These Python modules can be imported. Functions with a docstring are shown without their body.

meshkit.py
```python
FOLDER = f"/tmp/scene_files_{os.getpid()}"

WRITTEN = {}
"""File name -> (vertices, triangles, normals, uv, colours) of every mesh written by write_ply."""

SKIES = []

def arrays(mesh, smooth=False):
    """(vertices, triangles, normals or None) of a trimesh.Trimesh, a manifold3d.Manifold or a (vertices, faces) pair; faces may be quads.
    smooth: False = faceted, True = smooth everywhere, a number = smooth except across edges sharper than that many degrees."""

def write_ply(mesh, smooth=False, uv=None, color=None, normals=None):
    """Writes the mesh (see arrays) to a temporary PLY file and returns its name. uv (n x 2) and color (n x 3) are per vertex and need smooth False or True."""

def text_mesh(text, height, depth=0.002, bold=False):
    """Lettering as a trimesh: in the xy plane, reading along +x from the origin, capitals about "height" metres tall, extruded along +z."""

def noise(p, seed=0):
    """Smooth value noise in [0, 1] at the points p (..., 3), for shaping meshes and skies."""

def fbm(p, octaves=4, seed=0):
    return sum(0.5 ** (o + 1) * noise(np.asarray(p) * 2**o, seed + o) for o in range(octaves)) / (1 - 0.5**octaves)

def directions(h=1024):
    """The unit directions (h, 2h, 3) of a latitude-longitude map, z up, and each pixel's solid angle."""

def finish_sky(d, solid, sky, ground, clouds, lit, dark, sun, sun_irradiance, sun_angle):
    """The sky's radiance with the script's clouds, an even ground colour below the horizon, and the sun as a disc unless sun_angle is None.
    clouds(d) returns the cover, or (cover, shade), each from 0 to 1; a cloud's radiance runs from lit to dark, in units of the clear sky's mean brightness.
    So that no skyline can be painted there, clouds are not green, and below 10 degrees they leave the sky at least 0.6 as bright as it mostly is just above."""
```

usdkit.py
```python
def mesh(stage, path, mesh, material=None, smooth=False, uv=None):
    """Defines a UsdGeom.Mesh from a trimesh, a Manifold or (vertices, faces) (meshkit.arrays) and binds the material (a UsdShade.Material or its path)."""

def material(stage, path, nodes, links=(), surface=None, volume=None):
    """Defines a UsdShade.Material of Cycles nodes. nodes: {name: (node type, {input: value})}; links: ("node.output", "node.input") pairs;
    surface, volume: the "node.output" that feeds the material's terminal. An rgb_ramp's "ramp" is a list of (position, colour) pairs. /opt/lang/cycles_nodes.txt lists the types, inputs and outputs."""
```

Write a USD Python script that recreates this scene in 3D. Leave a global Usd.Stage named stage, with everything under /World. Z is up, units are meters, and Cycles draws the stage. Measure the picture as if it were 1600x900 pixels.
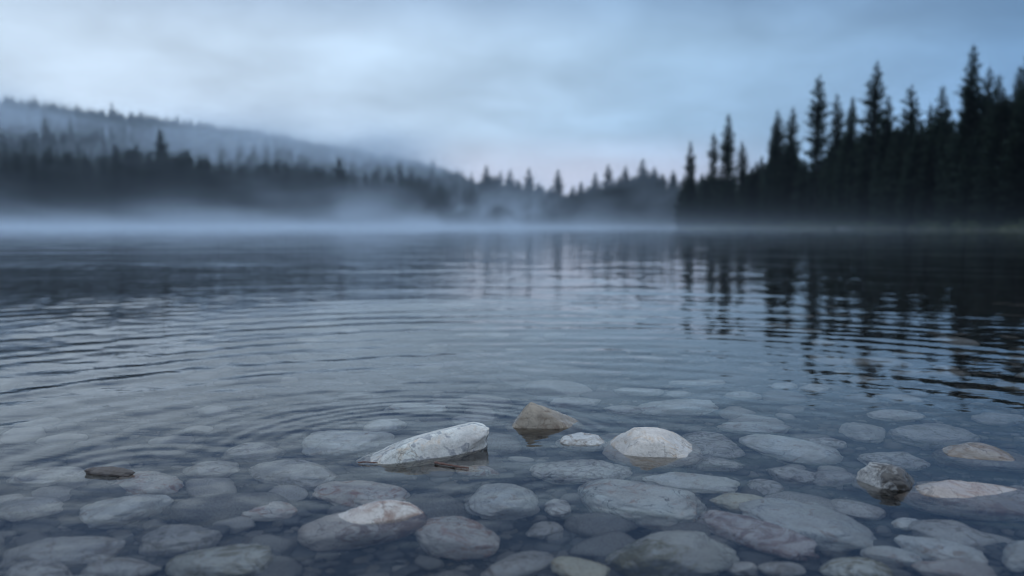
import math, random
import numpy as np, trimesh, shapely, usdkit
from meshkit import fbm, noise
from pxr import Usd, UsdGeom, UsdLux, UsdShade, Gf, Sdf, Vt

stage = Usd.Stage.CreateInMemory()
UsdGeom.SetStageUpAxis(stage, "Z"); UsdGeom.SetStageMetersPerUnit(stage, 1.0)
UsdGeom.Xform.Define(stage, "/World"); UsdGeom.Scope.Define(stage, "/World/Looks")
rng = np.random.default_rng(11)

# ------------------------------------------------------------------ camera
F, YH, EYE = 1244.4, 354.0, 0.40          # focal length in picture widths of 1600, horizon row, eye height over the water
PITCH = math.atan((450 - YH) / F)
cam = UsdGeom.Camera.Define(stage, "/World/camera")
cam.CreateHorizontalApertureAttr(36.0); cam.CreateVerticalApertureAttr(20.25)
cam.CreateFocalLengthAttr(28.0)
cam.CreateFStopAttr(2.8); cam.CreateFocusDistanceAttr(1.5)
cam.CreateClippingRangeAttr((0.05, 5000.0))
cam.AddTranslateOp().Set(Gf.Vec3d(0, 0, EYE)); cam.AddRotateXOp().Set(90 - math.degrees(PITCH))
cam.CreateExposureAttr(0.33)

# ------------------------------------------------------------------ sky and sun
SUN_AZ, SUN_EL = math.radians(-24), math.radians(1.0)      # azimuth from +y towards +x: the sun is just coming up behind the wooded hill
SUN = np.array([math.sin(SUN_AZ) * math.cos(SUN_EL), math.cos(SUN_AZ) * math.cos(SUN_EL), math.sin(SUN_EL)])
K = 0.10
HAZE_D, MIST_LOW, MIST_HIGH, HILL_MIST = 0.00012, 0.020, 0.032, 0.029
MIST_FAR = 0.0030
def lin(r, g, b, k=1.0):
    return tuple(k * (((c / 255 + 0.055) / 1.055) ** 2.4 if c > 10 else c / 255 / 12.92) for c in (r, g, b))
dome = UsdLux.DomeLight.Define(stage, "/World/sky"); dome.CreateIntensityAttr(1.0)
dome.GetPrim().SetCustomDataByKey("kind", "structure")
N = {
 "tc": ("texture_coordinate", {}), "sep": ("separate_xyz", {}),
 "sky": ("sky_texture", {"sky_type": "single_scattering", "sun_disc": False, "sun_elevation": SUN_EL, "sun_rotation": SUN_AZ}),
 "zz": ("math", {"math_type": "absolute"}), "zc": ("math", {"math_type": "add", "value2": 0.26}),
 "u": ("math", {"math_type": "divide"}), "v": ("math", {"math_type": "divide"}),
 "uv": ("combine_xyz", {"z": 0.0}),
 "n1": ("noise_texture", {"scale": 1.0, "detail": 4.0, "roughness": 0.50, "distortion": 0.2}),
 "n2": ("noise_texture", {"scale": 3.0, "detail": 4.0, "roughness": 0.5, "distortion": 0.2}),
 "off": ("vector_math", {"math_type": "add", "vector2": (7.3, 2.1, 0.0)}),
 "sund": ("vector_math", {"math_type": "dot_product", "vector2": (math.sin(math.radians(-38)), math.cos(math.radians(-38)), 0.1)}),
 # lightness of the cloud sheet: brighter towards the sunrise
 "az": ("rgb_ramp", {"ramp": [(0.0, lin(84, 119, 160, 1 / K)), (0.30, lin(93, 130, 171, 1 / K)), (0.60, lin(113, 150, 189, 1 / K)), (0.80, lin(153, 184, 213, 1 / K)), (0.92, lin(180, 204, 227, 1 / K)), (1.0, lin(191, 211, 231, 1 / K))]}),
 "azf": ("map_range", {"from_min": -0.6, "from_max": 1.0, "clamp": True}),
 "mixn": ("math", {"math_type": "multiply_add", "value2": 0.55}), "mixm": ("math", {"math_type": "multiply", "value2": 0.45}),
 "lf": ("map_range", {"from_min": 0.35, "from_max": 0.65, "to_min": 0.72, "to_max": 1.17, "clamp": True}),
 "cl": ("vector_math", {"math_type": "scale"}), "glow": ("map_range", {"range_type": "smoothstep", "from_min": 0.20, "from_max": 0.36, "to_min": 1.0, "to_max": 0.08, "clamp": True}), "cg": ("mix_color", {"a": lin(80, 112, 158, 1 / K), "use_clamp": False}),
 # an even overcast grows paler and brighter towards the zenith
 "elev": ("map_range", {"range_type": "smoothstep", "from_min": 0.40, "from_max": 0.74, "to_min": 0.0, "to_max": 1.0, "clamp": True}),
 "zen": ("vector_math", {"math_type": "scale", "vector1": lin(186, 206, 230, 1 / K)}), "cle": ("mix_color", {"use_clamp": False}),
 "mix": ("mix_color", {"fac": 0.975, "use_clamp": False}),
 # a thin gap low over the trees where the dawn shows pink
 "pd": ("vector_math", {"math_type": "dot_product", "vector2": (math.sin(math.radians(4)), math.cos(math.radians(4)), 0.05)}),
 "pf": ("map_range", {"range_type": "smoothstep", "from_min": 0.955, "from_max": 1.0, "to_min": 0.0, "to_max": 1.0, "clamp": True}),
 "pz": ("map_range", {"range_type": "smoothstep", "from_min": 0.055, "from_max": 0.125, "to_min": 1.0, "to_max": 0.0, "clamp": True}),
 "pm": ("math", {"math_type": "multiply"}), "pk": ("math", {"math_type": "multiply", "value2": 0.45}),
 "pink": ("mix_color", {"b": lin(208, 196, 208, 1 / K), "use_clamp": False}),
 "bg": ("background_shader", {"strength": K}),
}
L = [("tc.generated", "sep.vector"), ("sep.z", "zz.value1"), ("zz.value", "zc.value1"), ("sep.x", "u.value1"), ("zc.value", "u.value2"), ("sep.y", "v.value1"), ("zc.value", "v.value2"),
     ("u.value", "uv.x"), ("v.value", "uv.y"), ("uv.vector", "n1.vector"), ("uv.vector", "off.vector1"), ("off.vector", "n2.vector"),
     ("tc.generated", "sund.vector1"), ("sund.value", "azf.value"), ("azf.result", "az.fac"),
     ("n2.fac", "mixm.value1"), ("n1.fac", "mixn.value1"), ("mixm.value", "mixn.value3"), ("mixn.value", "lf.value"),
     ("az.color", "cl.vector1"), ("sep.z", "glow.value"), ("lf.result", "cl.scale"), ("glow.result", "cg.fac"), ("cl.vector", "cg.b"), ("sep.z", "elev.value"), ("lf.result", "zen.scale"), ("cg.result", "cle.a"), ("zen.vector", "cle.b"), ("elev.result", "cle.fac"),
     ("sky.color", "mix.a"), ("cle.result", "mix.b"),
     ("tc.generated", "pd.vector1"), ("pd.value", "pf.value"), ("sep.z", "pz.value"), ("pf.result", "pm.value1"), ("pz.result", "pm.value2"), ("pm.value", "pk.value1"),
     ("pk.value", "pink.fac"), ("mix.result", "pink.a"), ("pink.result", "bg.color")]
sky_m = usdkit.material(stage, "/World/Looks/sky", N, L, surface="bg.background")
UsdShade.MaterialBindingAPI.Apply(dome.GetPrim()).Bind(sky_m)
sun = UsdLux.DistantLight.Define(stage, "/World/sun")
sun.CreateIntensityAttr(0.03); sun.CreateAngleAttr(10.0); sun.CreateNormalizeAttr(True); sun.CreateColorAttr(Gf.Vec3f(1.0, 0.93, 0.86))
sun.AddOrientOp().Set(Gf.Quatf(Gf.Rotation(Gf.Vec3d(0, 0, 1), Gf.Vec3d(*map(float, SUN))).GetQuat()))

# ------------------------------------------------------------------ helpers
used = {}
def numbered(name, parent="/World"):
    k = (parent, name); n = used.get(k, 0); used[k] = n + 1
    return name if n == 0 else f"{name}_{n:03d}"
def tag(p, label=None, cat=None, group=None, kind=None):
    for k, v in (("label", label), ("category", cat), ("group", group), ("kind", kind)):
        if v: p.SetCustomDataByKey(k, v)
    return p
def obj(name, mesh, mat, parent="/World", smooth=False):
    path = f"{parent}/{numbered(name, parent)}"
    return usdkit.mesh(stage, path, mesh, f"/World/Looks/{mat}", smooth=smooth)
def raw_mesh(path, v, f, mat, n=None):
    m = UsdGeom.Mesh.Define(stage, path)
    m.CreatePointsAttr(Vt.Vec3fArray.FromNumpy(np.ascontiguousarray(v, np.float32)))
    m.CreateFaceVertexCountsAttr(Vt.IntArray.FromNumpy(np.full(len(f), f.shape[1], np.int32)))
    m.CreateFaceVertexIndicesAttr(Vt.IntArray.FromNumpy(np.ascontiguousarray(f.ravel(), np.int32)))
    m.CreateSubdivisionSchemeAttr("none")
    if n is not None:
        m.CreateNormalsAttr(Vt.Vec3fArray.FromNumpy(np.ascontiguousarray(n, np.float32))); m.SetNormalsInterpolation("vertex")
    UsdShade.MaterialBindingAPI.Apply(m.GetPrim()).Bind(UsdShade.Material.Get(stage, f"/World/Looks/{mat}"))
    return m
def grid_faces(nr, nc):
    i, j = np.meshgrid(np.arange(nr - 1), np.arange(nc - 1), indexing="ij")
    a = i * nc + j
    return np.stack([a, a + 1, a + nc + 1, a + nc], -1).reshape(-1, 4)
def sstep(x, a, b):
    t = np.clip((np.asarray(x, float) - a) / (b - a), 0, 1)
    return t * t * (3 - 2 * t)

# ------------------------------------------------------------------ materials
LK = "/World/Looks/"
def stone_mat(name, base, tint, stain, dark, vein=0.5, stain_at=0.56, rough=0.5, scale=1.0, stripes=0.0, side=0.0):
    """Water-worn stone: two pale tones, clouded stains, thin dark cracks, fine pits; the skin just above the water line is wet."""
    base, tint, stain = (tuple(np.minimum(np.array(c) * (1.08, 1.0, 0.90), 0.80)) for c in (base, tint, stain))
    stain = tuple(np.array(stain) * (1.10, 0.92, 0.74))
    nodes = {
     "tc": ("texture_coordinate", {}), "oi": ("object_info", {}), "geo": ("geometry", {}),
     "sh": ("math", {"math_type": "multiply", "value2": 37.0}), "shv": ("vector_math", {"math_type": "add"}),
     "n1": ("noise_texture", {"scale": 16.0 * scale, "detail": 4.0, "roughness": 0.6, "distortion": 0.6}),
     "n2": ("noise_texture", {"scale": 30.0 * scale, "detail": 5.0, "roughness": 0.65, "distortion": 1.2}),
     "n3": ("noise_texture", {"scale": 260.0, "detail": 3.0, "roughness": 0.7}),
     "nv": ("noise_texture", {"scale": 22.0 * scale, "detail": 5.0, "roughness": 0.6, "distortion": 0.5}),
     "va": ("math", {"math_type": "subtract", "value2": 0.5}), "vb": ("math", {"math_type": "absolute"}),
     "vf": ("map_range", {"from_min": 0.0, "from_max": 0.020, "to_min": vein, "to_max": 0.0, "clamp": True}),
     "vn": ("map_range", {"from_min": 0.47, "from_max": 0.58, "to_min": 0.0, "to_max": 1.0, "clamp": True}), "vm": ("math", {"math_type": "multiply"}),
     "c1": ("rgb_ramp", {"ramp": [(0.30, tuple(0.78 * np.array(base))), (0.52, tuple(0.5 * (a + b) for a, b in zip(base, tint))), (0.72, tint)]}),
     "sf": ("map_range", {"from_min": stain_at - 0.035, "from_max": stain_at + 0.12, "to_min": 0.0, "to_max": 0.85, "clamp": True}),
     "c2": ("mix_color", {"b": stain}), "c3": ("mix_color", {"b": dark}),
     "pf": ("map_range", {"from_min": 0.30, "from_max": 0.58, "to_min": 0.82, "to_max": 1.06, "clamp": True}),
     "c4": ("vector_math", {"math_type": "scale"}),
     "vary": ("map_range", {"from_min": 0.0, "from_max": 1.0, "to_min": 0.78, "to_max": 1.04}), "c5": ("vector_math", {"math_type": "scale"}),
     "sz": ("separate_xyz", {}), "wet": ("map_range", {"range_type": "smoothstep", "from_min": 0.004, "from_max": 0.013, "to_min": 1.0, "to_max": 0.0, "clamp": True}),
     "wn": ("math", {"math_type": "multiply_add", "value2": 0.02}),
     "wk": ("map_range", {"from_min": 0.0, "from_max": 1.0, "to_min": 1.0, "to_max": 0.70}), "c6": ("vector_math", {"math_type": "scale"}),
     "wr": ("map_range", {"from_min": 0.0, "from_max": 1.0, "to_min": rough, "to_max": 0.16}),
     "bh": ("math", {"math_type": "multiply_add", "value2": 0.25}), "bh2": ("math", {"math_type": "subtract"}),
     "bump": ("bump", {"strength": 0.4, "distance": 0.004}),
     "p": ("principled_bsdf", {}),
    }
    links = [("oi.random", "sh.value1"), ("tc.object", "shv.vector1"), ("sh.value", "shv.vector2")] + [("shv.vector", f"{n}.vector") for n in ("n1", "n2", "n3", "nv")] + [
     ("n1.fac", "c1.fac"), ("n2.fac", "sf.value"), ("c1.color", "c2.a"), ("sf.result", "c2.fac"),
     ("nv.fac", "va.value1"), ("va.value", "vb.value1"), ("vb.value", "vf.value"), ("n1.fac", "vn.value"), ("vf.result", "vm.value1"), ("vn.result", "vm.value2"),
     ("c2.result", "c3.a"), ("vm.value", "c3.fac"), ("n3.fac", "pf.value"), ("c3.result", "c4.vector1"), ("pf.result", "c4.scale"),
     ("oi.random", "vary.value"), ("c4.vector", "c5.vector1"), ("vary.result", "c5.scale"),
     ("geo.position", "sz.vector"), ("n2.fac", "wn.value1"), ("sz.z", "wn.value3"), ("wn.value", "wet.value"), ("wet.result", "wk.value"), ("c5.vector", "c6.vector1"), ("wk.result", "c6.scale"), ("wet.result", "wr.value"),
     ("n3.fac", "bh.value1"), ("n2.fac", "bh.value3"), ("bh.value", "bh2.value1"), ("vm.value", "bh2.value2"), ("bh2.value", "bump.height"), ("bump.normal", "p.normal"),
     ("c6.vector", "p.base_color"), ("wr.result", "p.roughness")]
    nodes["wet"][1].update(from_min=0.024, from_max=0.034)
    if side:         # the stain gathers at one end of the stone
        nodes.update({"so": ("separate_xyz", {}), "sa": ("math", {"math_type": "multiply_add", "value2": side})})
        links.remove(("n2.fac", "sf.value")); links += [("tc.object", "so.vector"), ("so.x", "sa.value1"), ("n2.fac", "sa.value3"), ("sa.value", "sf.value")]
    if stripes:      # fine grey bands running along the stone
        nodes.update({"wv": ("wave_texture", {"wave_type": "bands", "bands_direction": "y", "scale": 9.0, "distortion": 5.0, "detail": 2.0, "detail_scale": 6.0}),
                      "wvf": ("map_range", {"from_min": 0.80, "from_max": 0.98, "to_min": 0.0, "to_max": stripes, "clamp": True}), "c7": ("mix_color", {"b": (0.30, 0.28, 0.27)})})
        links.remove(("c2.result", "c3.a")); links += [("tc.object", "wv.vector"), ("wv.fac", "wvf.value"), ("wvf.result", "c7.fac"), ("c2.result", "c7.a"), ("c7.result", "c3.a")]
    usdkit.material(stage, LK + name, nodes, links, surface="p.BSDF")
stone_mat("stone_white", (0.778, 0.723, 0.667), (0.880, 0.880, 0.848), (0.38, 0.34, 0.31), (0.13, 0.11, 0.10), 0.45, 0.58)
stone_mat("stone_grey", (0.512, 0.500, 0.482), (0.659, 0.647, 0.628), (0.24, 0.23, 0.22), (0.10, 0.09, 0.09), 0.4, 0.55)
stone_mat("stone_pinkish", (0.723, 0.654, 0.612), (0.778, 0.737, 0.709), (0.40, 0.24, 0.20), (0.14, 0.08, 0.07), 0.5, 0.53)
stone_mat("stone_olive", (0.695, 0.682, 0.612), (0.778, 0.765, 0.723), (0.22, 0.22, 0.11), (0.10, 0.09, 0.05), 0.5, 0.49, scale=0.8)
stone_mat("stone_mottled", (0.556, 0.543, 0.528), (0.723, 0.709, 0.682), (0.20, 0.19, 0.18), (0.09, 0.08, 0.08), 0.6, 0.50, scale=1.5)
stone_mat("stone_purple", (0.561, 0.512, 0.512), (0.634, 0.598, 0.598), (0.24, 0.17, 0.18), (0.10, 0.07, 0.08), 0.5, 0.47)
stone_mat("stone_yellow", (0.667, 0.626, 0.487), (0.765, 0.723, 0.598), (0.30, 0.26, 0.16), (0.12, 0.10, 0.07), 0.4, 0.56)
stone_mat("stone_veined", (0.781, 0.708, 0.659), (0.878, 0.842, 0.805), (0.46, 0.36, 0.32), (0.11, 0.09, 0.08), 0.8, 0.56, scale=0.8)
stone_mat("stone_dome", (0.68, 0.60, 0.54), (0.76, 0.70, 0.65), (0.50, 0.42, 0.34), (0.08, 0.06, 0.05), 0.6, 0.56, rough=0.55)
stone_mat("stone_slab", (0.74, 0.68, 0.63), (0.80, 0.76, 0.72), (0.52, 0.47, 0.42), (0.06, 0.045, 0.03), 0.5, 0.57, rough=0.5, stripes=0.75)
stone_mat("stone_brown", (0.25, 0.20, 0.15), (0.42, 0.35, 0.27), (0.12, 0.09, 0.07), (0.05, 0.04, 0.03), 0.6, 0.54, rough=0.6, scale=1.3)
stone_mat("stone_pied", (0.52, 0.50, 0.48), (0.60, 0.59, 0.57), (0.035, 0.028, 0.022), (0.03, 0.025, 0.02), 0.8, 0.36, rough=0.45, scale=1.0, side=6.0)
stone_mat("stone_ended", (0.66, 0.58, 0.53), (0.76, 0.70, 0.66), (0.24, 0.17, 0.16), (0.07, 0.045, 0.035), 0.5, 0.50, rough=0.4, scale=0.9, side=2.4)
stone_mat("stone_patched", (0.683, 0.659, 0.610), (0.805, 0.781, 0.744), (0.20, 0.20, 0.08), (0.09, 0.08, 0.04), 0.6, 0.56, scale=0.6, side=-2.2)
stone_mat("stone_tan", (0.24, 0.20, 0.165), (0.36, 0.32, 0.285), (0.13, 0.10, 0.08), (0.07, 0.05, 0.045), 0.8, 0.50, rough=0.45)
stone_mat("stone_rosy", (0.42, 0.34, 0.30), (0.54, 0.48, 0.44), (0.24, 0.17, 0.15), (0.07, 0.05, 0.04), 0.6, 0.52, rough=0.4, scale=0.8)
stone_mat("stone_dim", (0.23, 0.225, 0.21), (0.36, 0.35, 0.33), (0.13, 0.12, 0.11), (0.06, 0.06, 0.055), 0.4, 0.53)
stone_mat("gravel_dark", (0.09, 0.09, 0.088), (0.16, 0.155, 0.15), (0.05, 0.05, 0.048), (0.04, 0.04, 0.04), 0.2, 0.55)
stone_mat("gravel_brown", (0.13, 0.115, 0.095), (0.20, 0.18, 0.15), (0.07, 0.06, 0.05), (0.04, 0.04, 0.03), 0.2, 0.55)
stone_mat("stone_slate", (0.09, 0.075, 0.068), (0.14, 0.115, 0.10), (0.05, 0.04, 0.035), (0.03, 0.02, 0.02), 0.6, 0.5, rough=0.35)

def simple(name, ramp, scale, rough=0.8, detail=4.0, spec=0.3, trans=None, bump=0.0):
    nodes = {"tc": ("texture_coordinate", {}), "oi": ("object_info", {}), "geo": ("geometry", {}),
             "n": ("noise_texture", {"scale": scale, "detail": detail, "roughness": 0.6}), "r": ("rgb_ramp", {"ramp": ramp}),
             "vary": ("map_range", {"to_min": 0.75, "to_max": 1.25}), "c": ("vector_math", {"math_type": "scale"}),
             "p": ("principled_bsdf", {"roughness": rough, "specular_ior_level": spec})}
    links = [("tc.object", "n.vector"), ("n.fac", "r.fac"), ("oi.random", "vary.value"), ("r.color", "c.vector1"), ("vary.result", "c.scale"), ("c.vector", "p.base_color")]
    if bump:
        nodes["b"] = ("bump", {"strength": 0.7, "distance": bump}); links += [("n.fac", "b.height"), ("b.normal", "p.normal")]
    out = "p.BSDF"
    if trans:
        nodes["t"] = ("translucent_bsdf", {"color": trans}); nodes["m"] = ("mix_closure", {"fac": 0.2}); links += [("p.BSDF", "m.closure1"), ("t.BSDF", "m.closure2")]; out = "m.closure"
    usdkit.material(stage, LK + name, nodes, links, surface=out)
simple("spruce_needles", [(0.3, (0.022, 0.036, 0.027)), (0.5, (0.034, 0.052, 0.036)), (0.72, (0.054, 0.074, 0.048))], 0.9, 0.8, 3.0, 0.1, (0.015, 0.025, 0.01))
simple("bark", [(0.3, (0.07, 0.055, 0.045)), (0.7, (0.15, 0.125, 0.11))], 6.0, 0.9, bump=0.02)
simple("shrub_leaves", [(0.3, (0.045, 0.065, 0.025)), (0.7, (0.095, 0.115, 0.05))], 2.0, 0.7, 3.0, 0.2, (0.05, 0.07, 0.02))
simple("grass_blades", [(0.3, (0.11, 0.13, 0.05)), (0.7, (0.25, 0.23, 0.12))], 1.0, 0.8, 2.0, 0.2, (0.06, 0.07, 0.03))
simple("driftwood", [(0.3, (0.22, 0.20, 0.18)), (0.7, (0.40, 0.38, 0.35))], 3.0, 0.85, bump=0.01)
simple("twig_bark", [(0.3, (0.10, 0.05, 0.035)), (0.7, (0.20, 0.10, 0.07))], 90.0, 0.5, bump=0.0006)

# ground: grey gravel under the water, pale shingle at the water line, moss and needles under the trees
usdkit.material(stage, LK + "ground", {
 "geo": ("geometry", {}), "sz": ("separate_xyz", {}),
 "n": ("noise_texture", {"scale": 30.0, "detail": 6.0, "roughness": 0.7}), "nb": ("noise_texture", {"scale": 0.35, "detail": 4.0}),
 "bed": ("rgb_ramp", {"ramp": [(0.3, (0.018, 0.018, 0.017)), (0.55, (0.04, 0.039, 0.036)), (0.75, (0.10, 0.095, 0.088))]}),
 "moss": ("rgb_ramp", {"ramp": [(0.3, (0.03, 0.035, 0.02)), (0.7, (0.075, 0.075, 0.04))]}),
 "zk": ("math", {"math_type": "multiply_add", "value2": 0.5}),
 "f": ("map_range", {"from_min": 0.45, "from_max": 0.75, "clamp": True}),
 "shore": ("mix_color", {"b": (0.20, 0.19, 0.17)}), "sf": ("map_range", {"from_min": 0.0, "from_max": 0.02, "clamp": True}),
 "c": ("mix_color", {}), "b": ("bump", {"strength": 0.8, "distance": 0.02}), "p": ("principled_bsdf", {"roughness": 0.85, "specular_ior_level": 0.3})},
 [("geo.position", "sz.vector"), ("geo.position", "n.vector"), ("geo.position", "nb.vector"), ("n.fac", "bed.fac"), ("nb.fac", "moss.fac"),
  ("nb.fac", "zk.value1"), ("sz.z", "zk.value3"), ("zk.value", "f.value"), ("bed.color", "shore.a"), ("sz.z", "sf.value"), ("sf.result", "shore.fac"), ("shore.result", "c.a"), ("moss.color", "c.b"), ("f.result", "c.fac"),
  ("n.fac", "b.height"), ("b.normal", "p.normal"), ("c.result", "p.base_color")], surface="p.BSDF")

# water: a clear refracting surface; tiny capillary ripples ride on the modelled waves
usdkit.material(stage, LK + "water", {
 "geo": ("geometry", {}), "map": ("mapping", {"scale": (5.0, 11.0, 1.0)}), "map2": ("mapping", {"scale": (16.0, 34.0, 1.0)}),
 "n": ("noise_texture", {"scale": 1.0, "detail": 2.0, "roughness": 0.5, "distortion": 0.6}),
 "n2": ("noise_texture", {"scale": 1.0, "detail": 1.0, "roughness": 0.5}),
 "h": ("math", {"math_type": "multiply_add", "value2": 0.22}),
 "b": ("bump", {"strength": 1.0, "distance": 0.0016}),
 "fr": ("fresnel", {"IOR": 1.333}), "rf": ("refraction_bsdf", {"IOR": 1.333, "roughness": 0.0, "color": (1.0, 1.0, 1.0)}), "gl": ("glossy_bsdf", {"roughness": 0.0, "color": (1.0, 1.0, 1.0)}), "g": ("mix_closure", {})},
 [("geo.position", "map.vector"), ("geo.position", "map2.vector"), ("map.vector", "n.vector"), ("map2.vector", "n2.vector"), ("n2.fac", "h.value1"), ("n.fac", "h.value3"), ("h.value", "b.height"),
  ("b.normal", "rf.normal"), ("b.normal", "gl.normal"), ("fr.fac", "g.fac"), ("rf.BSDF", "g.closure1"), ("gl.BSDF", "g.closure2")], surface="g.closure")

# ------------------------------------------------------------------ terrain
LAKE = [(-260, -1.2), (-240, 110), (-192, 188), (-148, 226), (-98, 245), (-52, 258), (0, 268), (30, 272), (52, 268), (60, 240), (52, 205), (40, 180), (35.5, 166), (39, 154), (46, 138), (49, 122), (47.5, 105), (47, 90), (46, 74), (48, 58), (54, 42), (62, 22), (66, -1.2)]
lake_poly = shapely.Polygon(LAKE).buffer(2.0).buffer(-2.0)
shapely.prepare(lake_poly)
shore_ring = lake_poly.exterior
def shore_dist(x, y):
    """Distance to the water's edge: positive on land."""
    p = shapely.points(np.asarray(x, float), np.asarray(y, float))
    d = shapely.distance(shore_ring, p)
    return np.where(shapely.contains(lake_poly, p), -d, d)
HX = [-900, -560, -386, -260, -192, -144, -100, -72, -48, -28, -5, 20, 60, 120, 200, 400, 800]
HZ = [88, 84, 75, 67, 60, 52, 45, 39, 32, 22, 11, 6, 5, 6, 10, 16, 20]
def hill(x, y):
    w = np.asarray(x) * 600.0 / np.maximum(np.asarray(y), 260.0)
    return np.interp(w, HX, HZ)
BUMPS = []
def ground_z(x, y):
    x, y = np.asarray(x, float), np.asarray(y, float)
    sd = shore_dist(x, y)
    near = -(0.085 + 0.05 * (y - 0.9)); near = np.where(y < 0.9, -0.085 - 0.0405 * (y - 0.9) * 1.0, near)
    near = np.maximum(near, -2.5 - 0.01 * y)
    far = np.maximum(-2.6, 0.16 * sd)
    under = np.maximum(near, far) if False else np.where(y < 30, np.maximum(near, np.where(np.abs(x) > 30, far, -9)), np.maximum(far, near))
    k = sstep(sd, 0, 1.5)
    land = np.minimum(0.12 * np.maximum(sd, 0), 0.5) + 0.02 * np.maximum(sd, 0) * (sd < 1e9)
    land = np.minimum(land, 3.0) + hill(x, y) * np.clip((sd - 6) / 360.0, 0, 1) ** 0.95 * sstep(y, 60, 200)
    land = land + 0.4 * (fbm(np.stack([x * 0.05, y * 0.05, x * 0], -1), 3, 5) - 0.5) * sstep(sd, 3, 20) * 4
    back = 0.0405 * np.maximum(-1.2 - y, 0) * 1.6
    z = np.where(sd < 0, under, np.where(y < 5, np.maximum(back, np.where(np.abs(x) > 40, 0.1 * sd, 0)), land))
    near_bumps = (np.abs(x) < 2.4) & (y > 0.4) & (y < 4.6)
    if near_bumps.any() and BUMPS:
        xb, yb = x[near_bumps], y[near_bumps]; zb = z[near_bumps]
        for bx, by, br, bz in BUMPS:
            w = np.exp(-(((xb - bx) ** 2 + (yb - by) ** 2) / (br * br)) ** 1.5)
            zb = zb + w * np.maximum(bz - zb, 0)
        zb = zb + 0.012 * (fbm(np.stack([xb * 9, yb * 9, xb * 0], -1), 3, 2) - 0.5)
        z = z.copy(); z[near_bumps] = zb
    return z

# ------------------------------------------------------------------ stones
def stone_mesh(a, b, c, seed, sub=4, lump=1.0, cuts=None, sharp=0.75):
    """A river-worn stone inside the half axes a, b, c: rounded, with a few flattened faces and a pitted skin."""
    r = np.random.default_rng(seed)
    m = trimesh.creation.icosphere(subdivisions=sub); u = np.array(m.vertices)
    o = r.uniform(-50, 50, 3)
    p = np.sign(u) * np.abs(u) ** 0.88; p /= np.abs(p).max(0)
    p *= (1 + lump * (0.30 * (fbm(u * 1.1 + o, 2, 1) - 0.5) + 0.16 * (fbm(u * 2.4 + o, 3, 2) - 0.5) + 0.045 * (fbm(u * 7 + o, 3, 3) - 0.5)))[:, None]
    if cuts is None:
        cuts = []
        for _ in range(4):
            n = r.normal(size=3); n[2] = abs(n[2]) * 0.7; cuts.append((n, r.uniform(0.72, 0.92)))
    for n, t in cuts:
        n = np.array(n, float); n /= np.linalg.norm(n)
        d = (p @ n - t) / 0.05
        p = p - n * (0.05 * np.logaddexp(0, d) * sharp)[:, None]
    p = p - (p.max(0) + p.min(0)) / 2
    p = p / np.abs(p).max(0) * [a, b, c]
    o2 = o + 9
    p = p * (1 + 0.10 * lump * (fbm(p / max(a, b) * 2.2 + o2, 3, 4) - 0.5) + 0.05 * lump * (np.abs(fbm(p / max(a, b) * 3.3 + o, 3, 6) - 0.5) - 0.1))[:, None]
    d3 = 0.0016 * (fbm(p * 120 + o, 3, 7) - 0.5)
    p = p * (1 + (d3 / np.linalg.norm(p, axis=1))[:, None])
    m.vertices = p
    return m
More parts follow.
